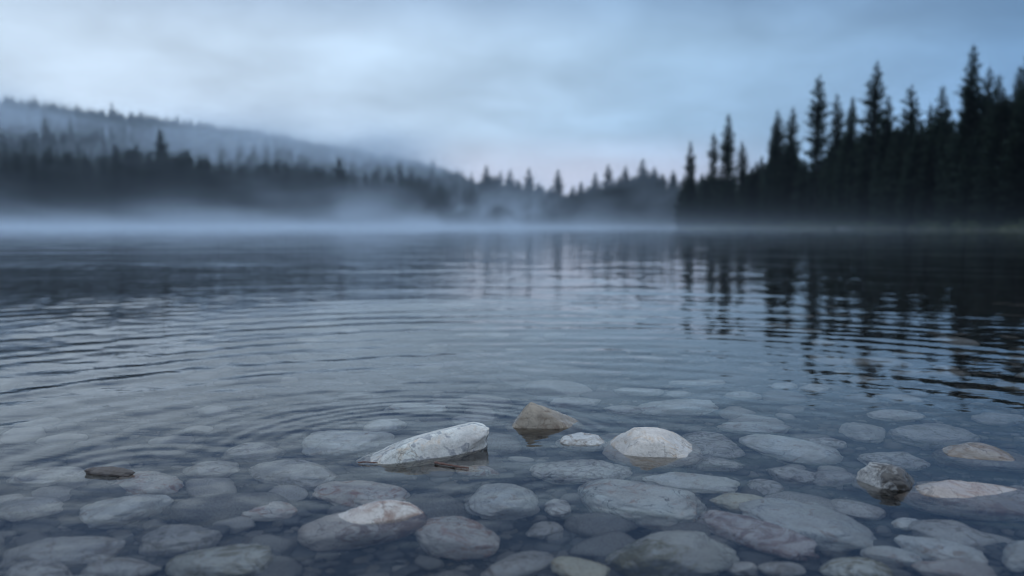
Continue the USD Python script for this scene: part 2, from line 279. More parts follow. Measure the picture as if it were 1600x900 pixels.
def place_stone(name, mesh, mat, x, y, z, yaw, label, cat="stone", group=None, pitch=0.0, roll=0.0):
    R = trimesh.transformations.euler_matrix(roll, pitch, 0.0)
    mesh = mesh.copy(); mesh.apply_transform(R)
    o = obj(name, mesh, mat, smooth=True)
    xf = UsdGeom.Xformable(o); xf.AddTranslateOp().Set(Gf.Vec3d(x, y, z)); xf.AddRotateZOp().Set(math.degrees(yaw))
    tag(o.GetPrim(), label, cat, group)
    return o

SUNK = [
(-0.573,1.154,0.065,0.050,0.034,0.78,-0.022,'white',"smooth pale oblong stone under water right below the dark slate sliver"),
(-0.448,1.047,0.053,0.046,0.028,0.37,-0.035,'grey',"blurred grey cobble under water between the pale oblong and the olive streaked stone"),
(-0.586,1.007,0.074,0.044,0.028,0.07,-0.04,'grey',"wide flat grey stone under water in the lower left corner"),
(-0.366,0.973,0.064,0.047,0.028,0.03,-0.03,'olive',"olive streaked pale stone cut by the bottom edge, left of the pink-ended stone"),
(-0.234,1.220,0.088,0.050,0.033,-0.51,-0.028,'pinkish',"two-toned flat stone, pinkish at its left end, above the pink-ended stone"),
(-0.373,1.343,0.087,0.055,0.036,-0.63,-0.04,'grey',"ripple-crossed grey stone left of the low end of the striped white slab"),
(-0.017,1.196,0.078,0.057,0.034,-1.41,-0.015,'white',"blocky rounded white stone under water, in the middle of the foreground"),
(-0.076,1.053,0.067,0.053,0.035,-1.00,-0.02,'pinkish',"lumpy white stone with a pink stain, below the blocky rounded white one"),
(0.119,1.350,0.088,0.062,0.038,-0.14,-0.03,'mottled',"mottled grey flat stone just under water below the small wet grey stone"),
(0.292,1.270,0.075,0.042,0.026,-0.37,-0.018,'white',"long thin pale stone right below the cracked white dome"),
(0.352,1.189,0.046,0.037,0.023,0.30,-0.035,'yellow',"small yellowish stone right of the big veined white boulder"),
(0.421,1.097,0.072,0.099,0.036,0.52,-0.02,'white',"large long pale stone slanting down to the right beneath the black and white rock"),
(0.331,1.063,0.091,0.040,0.027,-0.87,-0.03,'purple',"long purplish stone with a pale upper edge, left of the large slanting one"),
(0.204,0.987,0.084,0.067,0.043,0.38,-0.006,'patched',"big round pale stone with olive green patches at the bottom edge"),
(0.081,0.933,0.036,0.026,0.016,-0.34,-0.02,'yellow',"rounded yellowish white stone end at the bottom edge, left of the olive patched one"),
(0.011,0.961,0.052,0.030,0.020,0.73,-0.035,'grey',"dim grey stone slanting up to the right at the bottom edge in the middle"),
(0.190,1.203,0.114,0.085,0.061,-0.77,-0.0045,'veined',"biggest white boulder of the foreground, pink tinged and crossed by dark veins"),
(0.526,1.482,0.092,0.064,0.043,-0.84,-0.022,'white',"angular white slab under water, with a long pointed right end"),
(0.380,1.512,0.059,0.085,0.050,-0.06,-0.025,'mottled',"cracked angular pale stone touching the right side of the cracked white dome"),
(0.380,1.816,0.098,0.064,0.040,0.28,-0.03,'white',"long smooth white stone lying furthest out among the clear ones"),
(0.506,1.629,0.079,0.044,0.028,-0.08,-0.035,'white',"long low white stone under water above the angular white slab"),
(0.569,1.942,0.046,0.041,0.029,0.32,-0.05,'white',"small bright oval stone just beyond the long smooth furthest white stone"),
(0.714,2.065,0.049,0.032,0.021,0.95,-0.06,'white',"small pale oval stone near the lowest tree reflections, left of its twin"),
(0.781,2.034,0.053,0.035,0.023,0.85,-0.06,'grey',"dull oval stone near the lowest tree reflections, right of its twin"),
(0.714,1.594,0.070,0.043,0.028,1.05,-0.035,'grey',"rounded grey stone in the dim water beyond the black and white rock"),
(0.851,1.575,0.094,0.071,0.044,0.50,-0.03,'grey',"broad smooth grey stone under water above the brown breaking slab at right"),
(0.606,1.512,0.041,0.034,0.022,0.31,-0.04,'mottled',"flat mottled stone under the dim rounded grey one at right"),
(0.537,1.308,0.045,0.036,0.023,0.46,-0.04,'grey',"grey stone under water at the left of the black and white rock"),
(0.597,1.058,0.047,0.048,0.021,0.16,-0.028,'grey',"grey angled stone below the pink capped stone at lower right"),
(0.552,0.996,0.054,0.037,0.023,-0.67,-0.022,'white',"long pale stone slanting right, second from the bottom in the right corner"),
(0.481,0.982,0.035,0.024,0.015,-0.47,-0.03,'white',"narrow pale stone left of the long slanting one in the right corner"),
(0.535,0.933,0.047,0.029,0.018,0.05,-0.02,'pinkish',"broad pinkish white stone cut by the bottom edge in the right corner"),
(0.647,0.982,0.056,0.021,0.019,0.89,-0.02,'white',"round white stone cut by the right edge near the bottom corner"),
(0.419,0.942,0.044,0.034,0.021,0.03,-0.025,'olive',"dull olive grey stone on the bottom edge right of the olive patched boulder"),
(0.332,0.950,0.028,0.020,0.012,0.15,-0.04,'grey',"small grey cobble on the bottom edge under the long purplish stone"),
(0.285,0.961,0.022,0.017,0.011,0.15,-0.05,'grey',"tiny dim cobble on the bottom edge beside the olive patched boulder"),
(0.556,1.097,0.026,0.015,0.010,0.86,-0.04,'white',"small round pebble between the large slanting stone and the grey angled one"),
(0.513,1.159,0.040,0.031,0.020,-0.69,-0.04,'grey',"dim grey stone directly below the black and white rock"),
(0.785,1.214,0.051,0.023,0.018,0.84,-0.03,'grey',"grey stone at the right edge, right of the pink capped stone"),
(0.477,1.323,0.047,0.036,0.023,-0.63,-0.04,'mottled',"sunken mottled stone below the point of the angular white slab"),
(-0.269,1.650,0.049,0.042,0.031,0.54,-0.03,'white',"small pale stone right behind the striped white slab"),
(-0.328,1.536,0.087,0.082,0.061,-0.08,-0.025,'white',"wide smooth stone under the ring ripples left of the striped white slab"),
(-0.222,1.816,0.072,0.042,0.026,-0.06,-0.045,'white',"flat pale stone under the outermost ring ripple"),
(-0.589,1.262,0.067,0.048,0.031,-0.66,-0.02,'pinkish',"pale pinkish stone under water right of the dark slate sliver"),
(-0.487,1.469,0.053,0.049,0.038,-0.23,-0.045,'grey',"grey stone under the left end of the ring ripples"),
(-0.523,1.358,0.047,0.041,0.025,0.26,-0.05,'grey',"dull stone under small ripples right of the pinkish underwater stone"),
(-0.791,1.322,0.055,0.047,0.028,-0.24,-0.05,'grey',"dim smooth stone left of the dark slate sliver"),
(-0.730,1.168,0.053,0.042,0.025,-0.48,-0.045,'grey',"dim stone at the left edge, level with the pale oblong one"),
(-0.569,0.929,0.046,0.030,0.019,-0.21,-0.03,'mottled',"mottled stone cut by the bottom edge in the far left corner"),
(-0.477,0.944,0.046,0.027,0.017,-0.05,-0.035,'grey',"grey stone on the bottom edge left of the olive streaked one"),
(-0.363,1.161,0.043,0.034,0.020,-0.13,-0.05,'pinkish',"faint pinkish stone in the dark gap left of the pink-ended stone"),
(-0.061,1.354,0.041,0.028,0.018,-0.43,-0.05,'pinkish',"faint rosy stone just right of the floating twig"),
(0.067,1.169,0.032,0.021,0.014,-1.48,-0.05,'mottled',"small speckled cobble left of the big veined boulder"),
(0.045,1.090,0.032,0.022,0.015,0.82,-0.055,'grey',"small dim cobble in the dark gap right of the pink stained stone"),
(0.409,1.262,0.029,0.034,0.020,-0.03,-0.04,'mottled',"small mottled stone above the yellowish one"),
(0.350,1.402,0.062,0.039,0.024,-0.43,-0.045,'mottled',"mottled flat stone sunk right behind the long thin pale one"),
(0.264,1.798,0.046,0.039,0.027,0.43,-0.045,'grey',"grey stone between the brown peaked rock and the furthest long white one"),
(0.326,2.003,0.066,0.041,0.026,0.08,-0.06,'white',"pale sunken stone out past the brown peaked rock, beneath faint light streaks"),
(0.500,2.117,0.079,0.039,0.024,0.06,-0.065,'grey',"faint long stone far out in the water above the furthest clear white stone"),
(0.154,1.883,0.062,0.039,0.024,0.04,-0.055,'grey',"faint flat stone right behind the brown peaked rock"),
(-0.084,1.710,0.056,0.042,0.026,-0.07,-0.045,'grey',"grey stone sunk between the striped slab and the brown peaked rock"),
(0.851,1.738,0.064,0.045,0.028,0.18,-0.05,'grey',"faint stone under the lowest dark reflections at right"),
(1.058,1.706,0.065,0.043,0.028,0.57,-0.05,'grey',"faint stone near the right edge above the brown breaking slab"),
(0.686,1.407,0.056,0.044,0.027,0.14,-0.045,'mottled',"faint angular stone right above the black and white rock"),
]
spots = []          # (x, y, radius) of every stone, so that the filling cobbles leave them clear
for k, (x, y, a, b, c, yaw, top, kind, label) in enumerate(SUNK):
    big = a > 0.06
    nm = "boulder" if label.startswith("biggest") else ("cobble" if max(a, b) < 0.048 else "stone")
    place_stone(nm, stone_mesh(a * 1.02, b * 1.02, c, 100 + k, 5 if big else 4, 1.5 if a > .04 else 1.1), "stone_" + kind, x, y, top - c, yaw, label, nm if nm != "cobble" else "cobble")
    spots.append((x, y, max(a, b))); BUMPS.append((x, y, max(a, b) * 1.05, top - 1.55 * c))

# stones that break the surface, each shaped by hand
def breaking(name, mesh, mat, x, y, z, yaw, label, pitch=0.0, roll=0.0, r=0.07):
    place_stone(name, mesh, mat, x, y, z, yaw, label, "stone", None, pitch, roll)
    spots.append((x, y, r)); BUMPS.append((x, y, r * 1.1, z - 0.045))
breaking("stone", stone_mesh(0.128, 0.054, 0.042, 11, 6, 0.95, [((0.0, 0.30, 0.95), 0.66), ((0.0, -0.85, 0.52), 0.72), ((-0.6, 0.2, 0.8), 0.72)]), "stone_slab", -0.156, 1.405, -0.011, 0.53,
         "long striped white slab rising out of the water, its blunt right end highest", pitch=-0.13, r=0.10)
breaking("stone", stone_mesh(0.082, 0.052, 0.058, 22, 6, 0.9, [((0.50, -0.1, 0.86), 0.42), ((-0.86, 0.0, 0.5), 0.62), ((0.0, -0.75, 0.66), 0.62), ((0, .8, .6), .6)], 0.85), "stone_brown", 0.066, 1.610, -0.021, -0.10,
         "peaked brown angular rock standing out of the water behind the white slab", r=0.08)
breaking("stone", stone_mesh(0.090, 0.078, 0.058, 33, 6, 0.9, [((0.62, -0.1, 0.78), 0.74), ((-0.75, -0.2, 0.62), 0.80), ((0, -0.9, 0.4), 0.8)]), "stone_dome", 0.256, 1.430, -0.027, -0.15,
         "white domed stone with dark cracks, half out of the water", r=0.08)
breaking("stone", stone_mesh(0.052, 0.042, 0.044, 44, 6, 1.5, [((-0.7, -0.3, 0.6), 0.72), ((0.75, -0.3, 0.5), 0.70), ((0.2, 0.2, 0.95), 0.74)]), "stone_pied", 0.592, 1.232, -0.016, -0.1,
         "small black and white rock standing out of the water at right", r=0.055)
breaking("stone", stone_mesh(0.088, 0.060, 0.045, 55, 5, 1.0, [((0, -0.3, 0.95), 0.7), ((0.7, 0.0, 0.6), 0.72)]), "stone_tan", 0.835, 1.375, -0.033, -0.22,
         "low brown slab just breaking the water at the right edge", r=0.09)
breaking("stone", stone_mesh(0.112, 0.070, 0.052, 66, 5, 0.7, [((0.3, -0.3, 0.9), 0.75)]), "stone_rosy", 0.700, 1.185, -0.045, -0.25,
         "pink capped pale stone breaking the water in front of the black and white rock", r=0.10)
breaking("stone", stone_mesh(0.090, 0.048, 0.046, 77, 6, 0.7, [((0.5, -0.5, 0.7), 0.78), ((-0.3, -0.2, 0.9), 0.8)]), "stone_ended", -0.205, 1.066, -0.034, 0.30,
         "pale oblong stone whose pinkish brown right end sticks out of the water", pitch=-0.24, r=0.085)
breaking("stone", stone_mesh(0.052, 0.036, 0.034, 88, 5, 0.9, [((0, -0.2, 0.95), 0.78)]), "stone_mottled", 0.133, 1.475, -0.026, -0.2,
         "small wet grey stone barely breaking the water left of the cracked white dome", r=0.05)
breaking("stone_sliver", stone_mesh(0.044, 0.011, 0.009, 99, 5, 1.2, [((0, -0.5, 0.8), 0.6)]), "stone_slate", -0.652, 1.262, 0.0025, -0.12,
         "thin dark slate sliver poking out of the water at left", pitch=0.05, r=0.045)

# floating twigs
def twig(pts, r0, r1, label, mat="twig_bark"):
    pts = np.array(pts, float); n = 12
    t = np.linspace(0, 1, len(pts)); tt = np.linspace(0, 1, n)
    c = np.stack([np.interp(tt, t, pts[:, i]) for i in range(3)], 1)
    c[1:-1] += rng.normal(0, r0 * 0.25, (n - 2, 3))
    d = np.gradient(c, axis=0); d /= np.linalg.norm(d, axis=1)[:, None]
    s = np.cross(d, [0, 0, 1.0]); s /= np.linalg.norm(s, axis=1)[:, None]; w = np.cross(s, d)
    ang = np.linspace(0, 2 * np.pi, 9)[:-1]; rad = np.linspace(r0, r1, n) * rng.uniform(0.85, 1.15, n)
    v = (c[:, None] + rad[:, None, None] * (np.cos(ang)[None, :, None] * s[:, None] + np.sin(ang)[None, :, None] * w[:, None])).reshape(-1, 3)
    f = [[i * 8 + j, i * 8 + (j + 1) % 8, (i + 1) * 8 + (j + 1) % 8, (i + 1) * 8 + j] for i in range(n - 1) for j in range(8)]
    v = np.vstack([v, c[:1], c[-1:]]); e = len(v) - 2
    tri = [t for q in f for t in ([q[0], q[1], q[2]], [q[0], q[2], q[3]])] + [[e, (j + 1) % 8, j] for j in range(8)] + [[e + 1, (n - 1) * 8 + j, (n - 1) * 8 + (j + 1) % 8] for j in range(8)]
    o = obj("twig", (v, np.array(tri)), mat, smooth=True); tag(o.GetPrim(), label, "twig")
twig([(-0.131, 1.325, 0.0005), (-0.105, 1.31, 0.001), (-0.072, 1.297, 0.0)], 0.0022, 0.0016, "reddish brown twig floating in front of the striped white slab")
twig([(-0.262, 1.328, 0.0), (-0.245, 1.326, 0.0012), (-0.228, 1.325, 0.0)], 0.0014, 0.0009, "tiny dark twig floating at the low left end of the striped slab")

# filling cobbles: smaller stones between and beyond the ones above
MARKS = [("the striped white slab", -0.15, 1.405), ("the peaked brown rock", 0.058, 1.61), ("the cracked white dome", 0.25, 1.43), ("the black and white rock", 0.573, 1.232), ("the brown slab at right", 0.815, 1.375),
         ("the pink capped stone", 0.69, 1.185), ("the pink-ended stone", -0.205, 1.066), ("the dark slate sliver", -0.652, 1.262), ("the big veined boulder", 0.19, 1.203), ("the olive patched boulder", 0.204, 0.987),
         ("the blocky rounded white stone", -0.017, 1.196), ("the large slanting pale stone", 0.421, 1.097), ("the pale oblong stone", -0.573, 1.154), ("the olive streaked stone", -0.366, 0.973), ("the furthest clear white stone", 0.38, 1.816),
         ("the angular white slab", 0.526, 1.482), ("the smooth stone under the ripples", -0.328, 1.536), ("the two-toned flat stone", -0.234, 1.22), ("the pink stained lumpy stone", -0.076, 1.053), ("the lowest tree reflections' oval twins", 0.75, 2.05)]
ORDER = ["", "second ", "third ", "fourth ", "fifth ", "sixth ", "seventh ", "eighth ", "ninth ", "tenth ", "eleventh ", "twelfth ", "thirteenth ", "fourteenth ", "fifteenth "]
seen = {}
def near_mark(what, x, y):
    """A label that leads to this cobble from the nearest stone with a name of its own."""
    name, mx, my = min(MARKS, key=lambda m: (x - m[1]) ** 2 + (y - m[2]) ** 2)
    dx, dy = x - mx, y - my
    side = ("right of" if dx > 0 else "left of") if abs(dx) > abs(dy) else ("beyond" if dy > 0 else "in front of")
    return what, side, name, math.hypot(dx, dy)
def free(x, y, r):
    return all((x - a) ** 2 + (y - b) ** 2 > (0.56 * (r + c)) ** 2 for a, b, c in spots)
FILL_N = 300
protos = {}
kinds = ["stone_dim", "stone_grey", "stone_dim", "stone_mottled", "stone_dim", "gravel_brown"]
proto_scope = "/World/cobble_shapes"
for k in range(10):
    path = f"/World/cobble_shape_{k:03d}"
    stage.CreateClassPrim(path)
    n_ = usdkit.mesh(stage, path + "/body", stone_mesh(1.0, 0.72, 0.5, 300 + k, 3, 1.0), LK + kinds[k % len(kinds)], smooth=True)
made = tries = 0; filled = []
while made < FILL_N and tries < 40000:
    tries += 1
    y = 0.86 + 3.6 * rng.random() ** 1.7; x = rng.uniform(-0.78, 0.78) * (y + 0.1)
    r = float(np.clip(rng.lognormal(math.log(0.046), 0.42), 0.014, 0.085)) * (1 + 0.25 * (y > 1.9))
    if not free(x, y, r): continue
    spots.append((x, y, r)); made += 1
    z = -(0.085 + 0.05 * (y - 0.9)) + r * 0.28
    far = y > 2.2
    nm = numbered("cobble")
    xf = UsdGeom.Xform.Define(stage, f"/World/{nm}")
    xf.AddTranslateOp().Set(Gf.Vec3d(x, y, z)); xf.AddRotateXYZOp().Set(Gf.Vec3f(rng.uniform(-10, 10), rng.uniform(-10, 10), rng.uniform(0, 360))); xf.AddScaleOp().Set(Gf.Vec3f(r, r, r * rng.uniform(0.8, 1.2)))
    xf.GetPrim().GetReferences().AddInternalReference(f"/World/cobble_shape_{rng.integers(10):03d}"); xf.GetPrim().SetInstanceable(True)
    filled.append((xf.GetPrim(), *near_mark("faint sunken cobble" if far else ("dim sunken stone" if r > 0.045 else "small dim cobble"), x, y), far))
for key in sorted({f[1:4] for f in filled}):
    for i, f in enumerate(sorted((f for f in filled if f[1:4] == key), key=lambda f: f[4])):
        if f[5]:
            tag(f[0], f"faint sunken cobble out in the water {key[1]} {key[2]}", "cobble", f"faint cobbles {key[1]} {key[2]}"); continue
        tag(f[0], f"{ORDER[min(i, 14)] or 'nearest '}{key[0]} {key[1]} {key[2]}", "cobble", "faint cobbles further out" if f[5] else "small cobbles in the gaps")

# ------------------------------------------------------------------ ground sheet
def axis(parts):
    return np.unique(np.round(np.concatenate(parts), 4))
gx = axis([np.arange(-1.6, 1.6, 0.02), np.linspace(-4, -1.6, 30), np.linspace(1.6, 4, 30), np.linspace(-40, -4, 40), np.linspace(4, 40, 40), np.linspace(40, 75, 36), np.linspace(-300, -40, 50), np.linspace(75, 300, 30), np.linspace(-950, -300, 24), np.linspace(300, 950, 20)])
gy = axis([np.arange(0.7, 2.6, 0.02), np.linspace(2.6, 6, 40), np.linspace(-3, 0.7, 20), np.linspace(6, 40, 30), np.linspace(40, 300, 120), np.linspace(300, 720, 50), np.linspace(720, 950, 8), np.linspace(-200, -3, 20)])
X, Y = np.meshgrid(gx, gy)
Z = ground_z(X.ravel(), Y.ravel())
g = raw_mesh("/World/ground", np.stack([X.ravel(), Y.ravel(), Z], 1), grid_faces(len(gy), len(gx)), "ground")
g_m = trimesh.Trimesh(np.stack([X.ravel(), Y.ravel(), Z], 1), np.vstack([grid_faces(len(gy), len(gx))[:, [0, 1, 2]], grid_faces(len(gy), len(gx))[:, [0, 2, 3]]]), process=False)
g.CreateNormalsAttr(Vt.Vec3fArray.FromNumpy(np.array(g_m.vertex_normals, np.float32))); g.SetNormalsInterpolation("vertex")
tag(g.GetPrim(), kind="structure")

# gravel between the stones
pi = UsdGeom.PointInstancer.Define(stage, "/World/gravel"); tag(pi.GetPrim(), "fine grey gravel on the lake bed between the stones", "gravel", kind="stuff")
gp = []
for k in range(5):
    o = usdkit.mesh(stage, f"/World/gravel/pebble_shape_{k:03d}", stone_mesh(1.0, 0.75, 0.55, 500 + k, 2, 1.1), LK + ["gravel_dark", "stone_dim", "gravel_dark", "gravel_brown", "gravel_dark"][k], smooth=True); gp.append(o.GetPath())
pi.CreatePrototypesRel().SetTargets(gp)
NG = 11000
yy = 0.82 + 1.9 * rng.random(NG) ** 1.3; xx = rng.uniform(-0.8, 0.8, NG) * (yy + 0.1); rr = np.clip(rng.lognormal(math.log(0.0095), 0.5, NG), 0.004, 0.03)
zz = ground_z(xx, yy) + rr * 0.2
pi.CreatePositionsAttr(Vt.Vec3fArray.FromNumpy(np.stack([xx, yy, zz], 1).astype(np.float32)))
pi.CreateProtoIndicesAttr(Vt.IntArray.FromNumpy(rng.integers(0, 5, NG).astype(np.int32)))
pi.CreateScalesAttr(Vt.Vec3fArray.FromNumpy(np.repeat(rr[:, None], 3, 1).astype(np.float32)))
pi.CreateOrientationsAttr(Vt.QuathArray([Gf.Quath(float(math.cos(t)), 0.0, 0.0, float(math.sin(t))) for t in rng.uniform(0, math.pi, NG)]))

# ------------------------------------------------------------------ water
WAVES = []
wr = np.random.default_rng(5)
for lam, sl, r0, r1 in [(0.045, .008, .3, 1.0), (0.06, .010, .4, 1.2), (0.085, .012, .5, 1.6), (0.12, .018, .8, 2.0), (0.155, .026, 1.0, 2.8), (0.19, .024, 1.1, 3.5), (0.27, .011, 1.5, 5), (0.36, .008, 2.0, 8), (0.52, .007, 2.6, 14), (0.75, .007, 3.5, 24), (1.1, .008, 5, 50), (1.7, .006, 8, 90), (2.6, .005, 12, 150)]:
    for q in range(2):
        WAVES.append(("ring", lam * wr.uniform(.9, 1.1), sl * .75, wr.uniform(-.25, .25) + .02, 1.08 + wr.uniform(-.15, .15), r0, r1, wr.uniform(0, 6.28), wr.uniform(-40, 40, 2)))
for lam, sl in [(0.07, .006), (0.10, .008), (0.16, .008), (0.24, .007), (0.4, .006), (0.7, .006), (1.2, .005), (2.2, .004), (4.0, .003)]:
    for q in range(3):
        WAVES.append(("plane", lam * wr.uniform(.85, 1.2), sl, wr.normal(0, 0.85), 0, 0, 0, wr.uniform(0, 6.28), wr.uniform(-40, 40, 2)))
def water_h(x, y, e):
    """Height of the water and its two slopes."""
    dist = np.hypot(x, y); zero = np.zeros_like(x)
    hs = [np.zeros_like(x) for _ in range(5)]
    at = [(x, y), (x + e, y), (x - e, y), (x, y + e), (x, y - e)]
    fade = sstep(y, -1.0, 0.2)
    for kind, lam, sl, cx, cy, r0, r1, ph, off in WAVES:
        k = 2 * np.pi / lam; A = sl / k
        lim = np.clip(lam / (0.0035 * dist + 0.004 * dist ** 1.35) / 3.0, 0, 1)      # the sheet cannot carry waves shorter than its own steps
        if kind == "ring":
            R = np.hypot(x - cx, y - cy); lim = lim * sstep(R, r0 * .7, r0 * 1.3) * (1 - sstep(R, r1 * .7, r1 * 1.5))
        on = np.nonzero(lim > 0.01)[0]
        xo, yo, zo = x[on], y[on], zero[on]
        m = noise(np.stack([xo / (lam * 5) + off[0], yo / (lam * 7) + off[1], zo], -1))
        m = np.clip((m - 0.33) * 2.3, 0, 1.5) * lim[on] * A * fade[on]
        wob = 6.5 * (noise(np.stack([xo / (lam * 9) - off[1], yo / (lam * 9) + off[0], zo + 3], -1)) - 0.5)
        for h, (xa, ya) in zip(hs, at):
            xa, ya = xa[on], ya[on]
            arg = k * np.hypot(xa - cx, ya - cy) if kind == "ring" else k * (xa * math.sin(cx) + ya * math.cos(cx))
            h[on] += m * np.sin(arg + ph + wob)
    # fine rings spreading from the stones that break the surface
    for cx, cy, rad, wid, lam, A in RINGS:
        on = np.nonzero(np.hypot(x - cx, y - cy) < rad + 3 * wid)[0]
        th = np.arctan2(y[on] - cy, x[on] - cx); R = np.hypot(x[on] - cx, y[on] - cy)
        m = A * np.exp(-((R - rad) / wid) ** 2) * (0.35 + 0.65 * sstep(np.sin(th - 0.3), -0.2, 0.6)) * (0.5 + noise(np.stack([th * 2, R * 3, R * 0 + 9], -1)))
        for h, (xa, ya) in zip(hs, at):
            h[on] += m * np.sin(2 * np.pi * np.hypot(xa[on] - cx, ya[on] - cy) / lam)
    return hs[0], (hs[1] - hs[2]) / (2 * e), (hs[3] - hs[4]) / (2 * e)
RINGS = [(-0.22, 1.45, 0.34, 0.14, 0.058, 0.00024), (-0.62, 1.26, 0.12, 0.10, 0.05, 0.00022), (-0.16, 1.42, 0.33, 0.085, 0.036, 0.00018), (-0.16, 1.42, 0.45, 0.07, 0.030, 0.00006), (0.57, 1.235, 0.12, 0.05, 0.028, 0.00006), (0.06, 1.61, 0.11, 0.04, 0.024, 0.00004)]
wy = np.concatenate([np.linspace(-30, -1.5, 6), np.linspace(-1.2, 0.6, 24), EYE * F / np.linspace(640, 60, 470)[1:] , np.geomspace(8.6, 40, 160), np.geomspace(40.5, 420, 50)])
wy = np.unique(wy)
wt = np.concatenate([-np.geomspace(1.0, 0.01, 30)[:-1] * 8 - 0.78, np.linspace(-0.78, 0.78, 620), np.geomspace(0.01, 1.0, 30)[1:] * 8 + 0.78])
WX = wt[None, :] * (np.maximum(wy, 0.55)[:, None] + 0.10)
WY = np.repeat(wy[:, None], len(wt), 1)
WX = np.clip(WX, -420, 300)
x_, y_ = WX.ravel(), WY.ravel()
WZ, sx, sy = water_h(x_, y_, 0.0015)
nx, ny = -sx, -sy
wn = np.stack([nx, ny, np.ones_like(nx)], 1); wn /= np.linalg.norm(wn, axis=1)[:, None]
w = raw_mesh("/World/lake_water", np.stack([x_, y_, WZ], 1), grid_faces(len(wy), len(wt)), "water", wn)
tag(w.GetPrim(), kind="structure")

# ------------------------------------------------------------------ trees
def spruce(seed, H, R, layers, per, taper=0.7, bare=0.06, droop=0.35, gaps=0.12, sprays=7):
    r = np.random.default_rng(seed); V, Fc = [], []
    zs = np.linspace(bare * H, H * 0.985, layers)
    for li, z in enumerate(zs):
        t = (z / H - bare) / (1 - bare)
        prof = min(1.0, (1 - t) / taper) ** 0.8 * (0.8 + 0.2 * min(1, t * 6)) * r.uniform(0.68, 1.15)
        L = R * prof + 0.16
        n = max(4, int(per * (0.65 + 0.35 * (1 - t))))
        a0 = r.uniform(0, 6.28)
        for b in range(n):
            if r.random() < gaps: continue
            az = a0 + b * 6.283 / n + r.normal(0, 0.25); Lb = L * r.uniform(0.65, 1.08)
            e0 = 0.55 * t - droop * (1 - t) + r.normal(0, 0.08)
            d = np.array([math.cos(az), math.sin(az), 0.0]); s = np.array([-d[1], d[0], 0.0])
            ns = max(3, int(sprays * (0.45 + 0.55 * (1 - t))))
            for q in range(ns):
                u = (q + 0.35) / ns
                p = d * (Lb * u) + [0, 0, z + Lb * (e0 * u + 0.16 * u * u)]
                w_ = Lb * (0.50 * (1 - 0.6 * u)) * r.uniform(0.7, 1.2) + 0.10
                ln = Lb / ns * 2.1
                for sg in (-1, 1):
                    tip = p + s * sg * w_ + d * ln * 0.75 + [0, 0, -0.35 * w_ + r.normal(0, 0.05 * w_)]
                    i = len(V); V += [p - d * ln * 0.25, p + d * ln * 0.55, tip]; Fc.append([i, i + 1, i + 2])
                if q % 2 == 0:
                    i = len(V); V += [p - d * ln * 0.3, p + d * ln * 0.6, p + d * ln * 0.2 - [0, 0, w_ * 0.95]]; Fc.append([i, i + 1, i + 2])
    i = len(V); V += [np.array([-0.08, 0, H * 0.97]), np.array([0.08, 0, H * 0.97]), np.array([0, 0, H * 1.02]), np.array([0, -0.08, H * 0.97]), np.array([0, 0.08, H * 0.97])]; Fc += [[i, i + 1, i + 2], [i + 3, i + 4, i + 2]]
    return np.array(V), np.array(Fc)
def trunk(H, r0, sides=7, n=8, seed=0):
    r = np.random.default_rng(seed); ang = np.arange(sides) / sides * 2 * np.pi
    zs = np.linspace(-0.6, H * 0.97, n); rad = r0 * (1 - zs.clip(0) / H) ** 0.8 + 0.012; rad[0] *= 1.3
    off = np.cumsum(r.normal(0, 0.02, (n, 2)), 0)
    v = np.stack([off[:, :1] + rad[:, None] * np.cos(ang), off[:, 1:] + rad[:, None] * np.sin(ang), np.repeat(zs[:, None], sides, 1)], -1).reshape(-1, 3)
    f = [[i * sides + j, i * sides + (j + 1) % sides, (i + 1) * sides + (j + 1) % sides, (i + 1) * sides + j] for i in range(n - 1) for j in range(sides)]
    return v, np.array(f)
TREES = {}
def tree_class(name, H, R, layers, per, seed, **k):
    path = f"/World/{name}"; stage.CreateClassPrim(path)
    v, f = trunk(H, 0.011 * H, seed=seed); raw_mesh(path + "/trunk", v, f, "bark")
    v, f = spruce(seed, H, R, layers, per, **k); raw_mesh(path + "/crown", v, f, "spruce_needles")
    TREES[name] = H
# slender ragged subalpine spruces, fuller ones, and light ones for the far slopes
tree_class("slender_spruce_shape_000", 18.0, 1.35, 66, 7, 1, taper=0.32, droop=0.45, gaps=0.15)
tree_class("slender_spruce_shape_001", 18.0, 1.65, 64, 7, 2, taper=0.38, droop=0.4, gaps=0.18)
tree_class("slender_spruce_shape_002", 18.0, 1.3, 66, 7, 3, taper=0.25, droop=0.5, gaps=0.2)
tree_class("full_spruce_shape_000", 18.0, 2.4, 64, 9, 4, taper=0.6, droop=0.35)
tree_class("full_spruce_shape_001", 18.0, 2.8, 62, 9, 5, taper=0.75, droop=0.3)
tree_class("full_spruce_shape_002", 18.0, 2.0, 64, 8, 6, taper=0.5, droop=0.4, gaps=0.15)
tree_class("distant_spruce_shape_000", 18.0, 2.0, 34, 6, 7, sprays=4, taper=0.55)
tree_class("distant_spruce_shape_001", 18.0, 1.6, 36, 6, 8, sprays=4, taper=0.4)
tree_class("distant_spruce_shape_002", 18.0, 2.4, 32, 7, 9, sprays=4, taper=0.75)
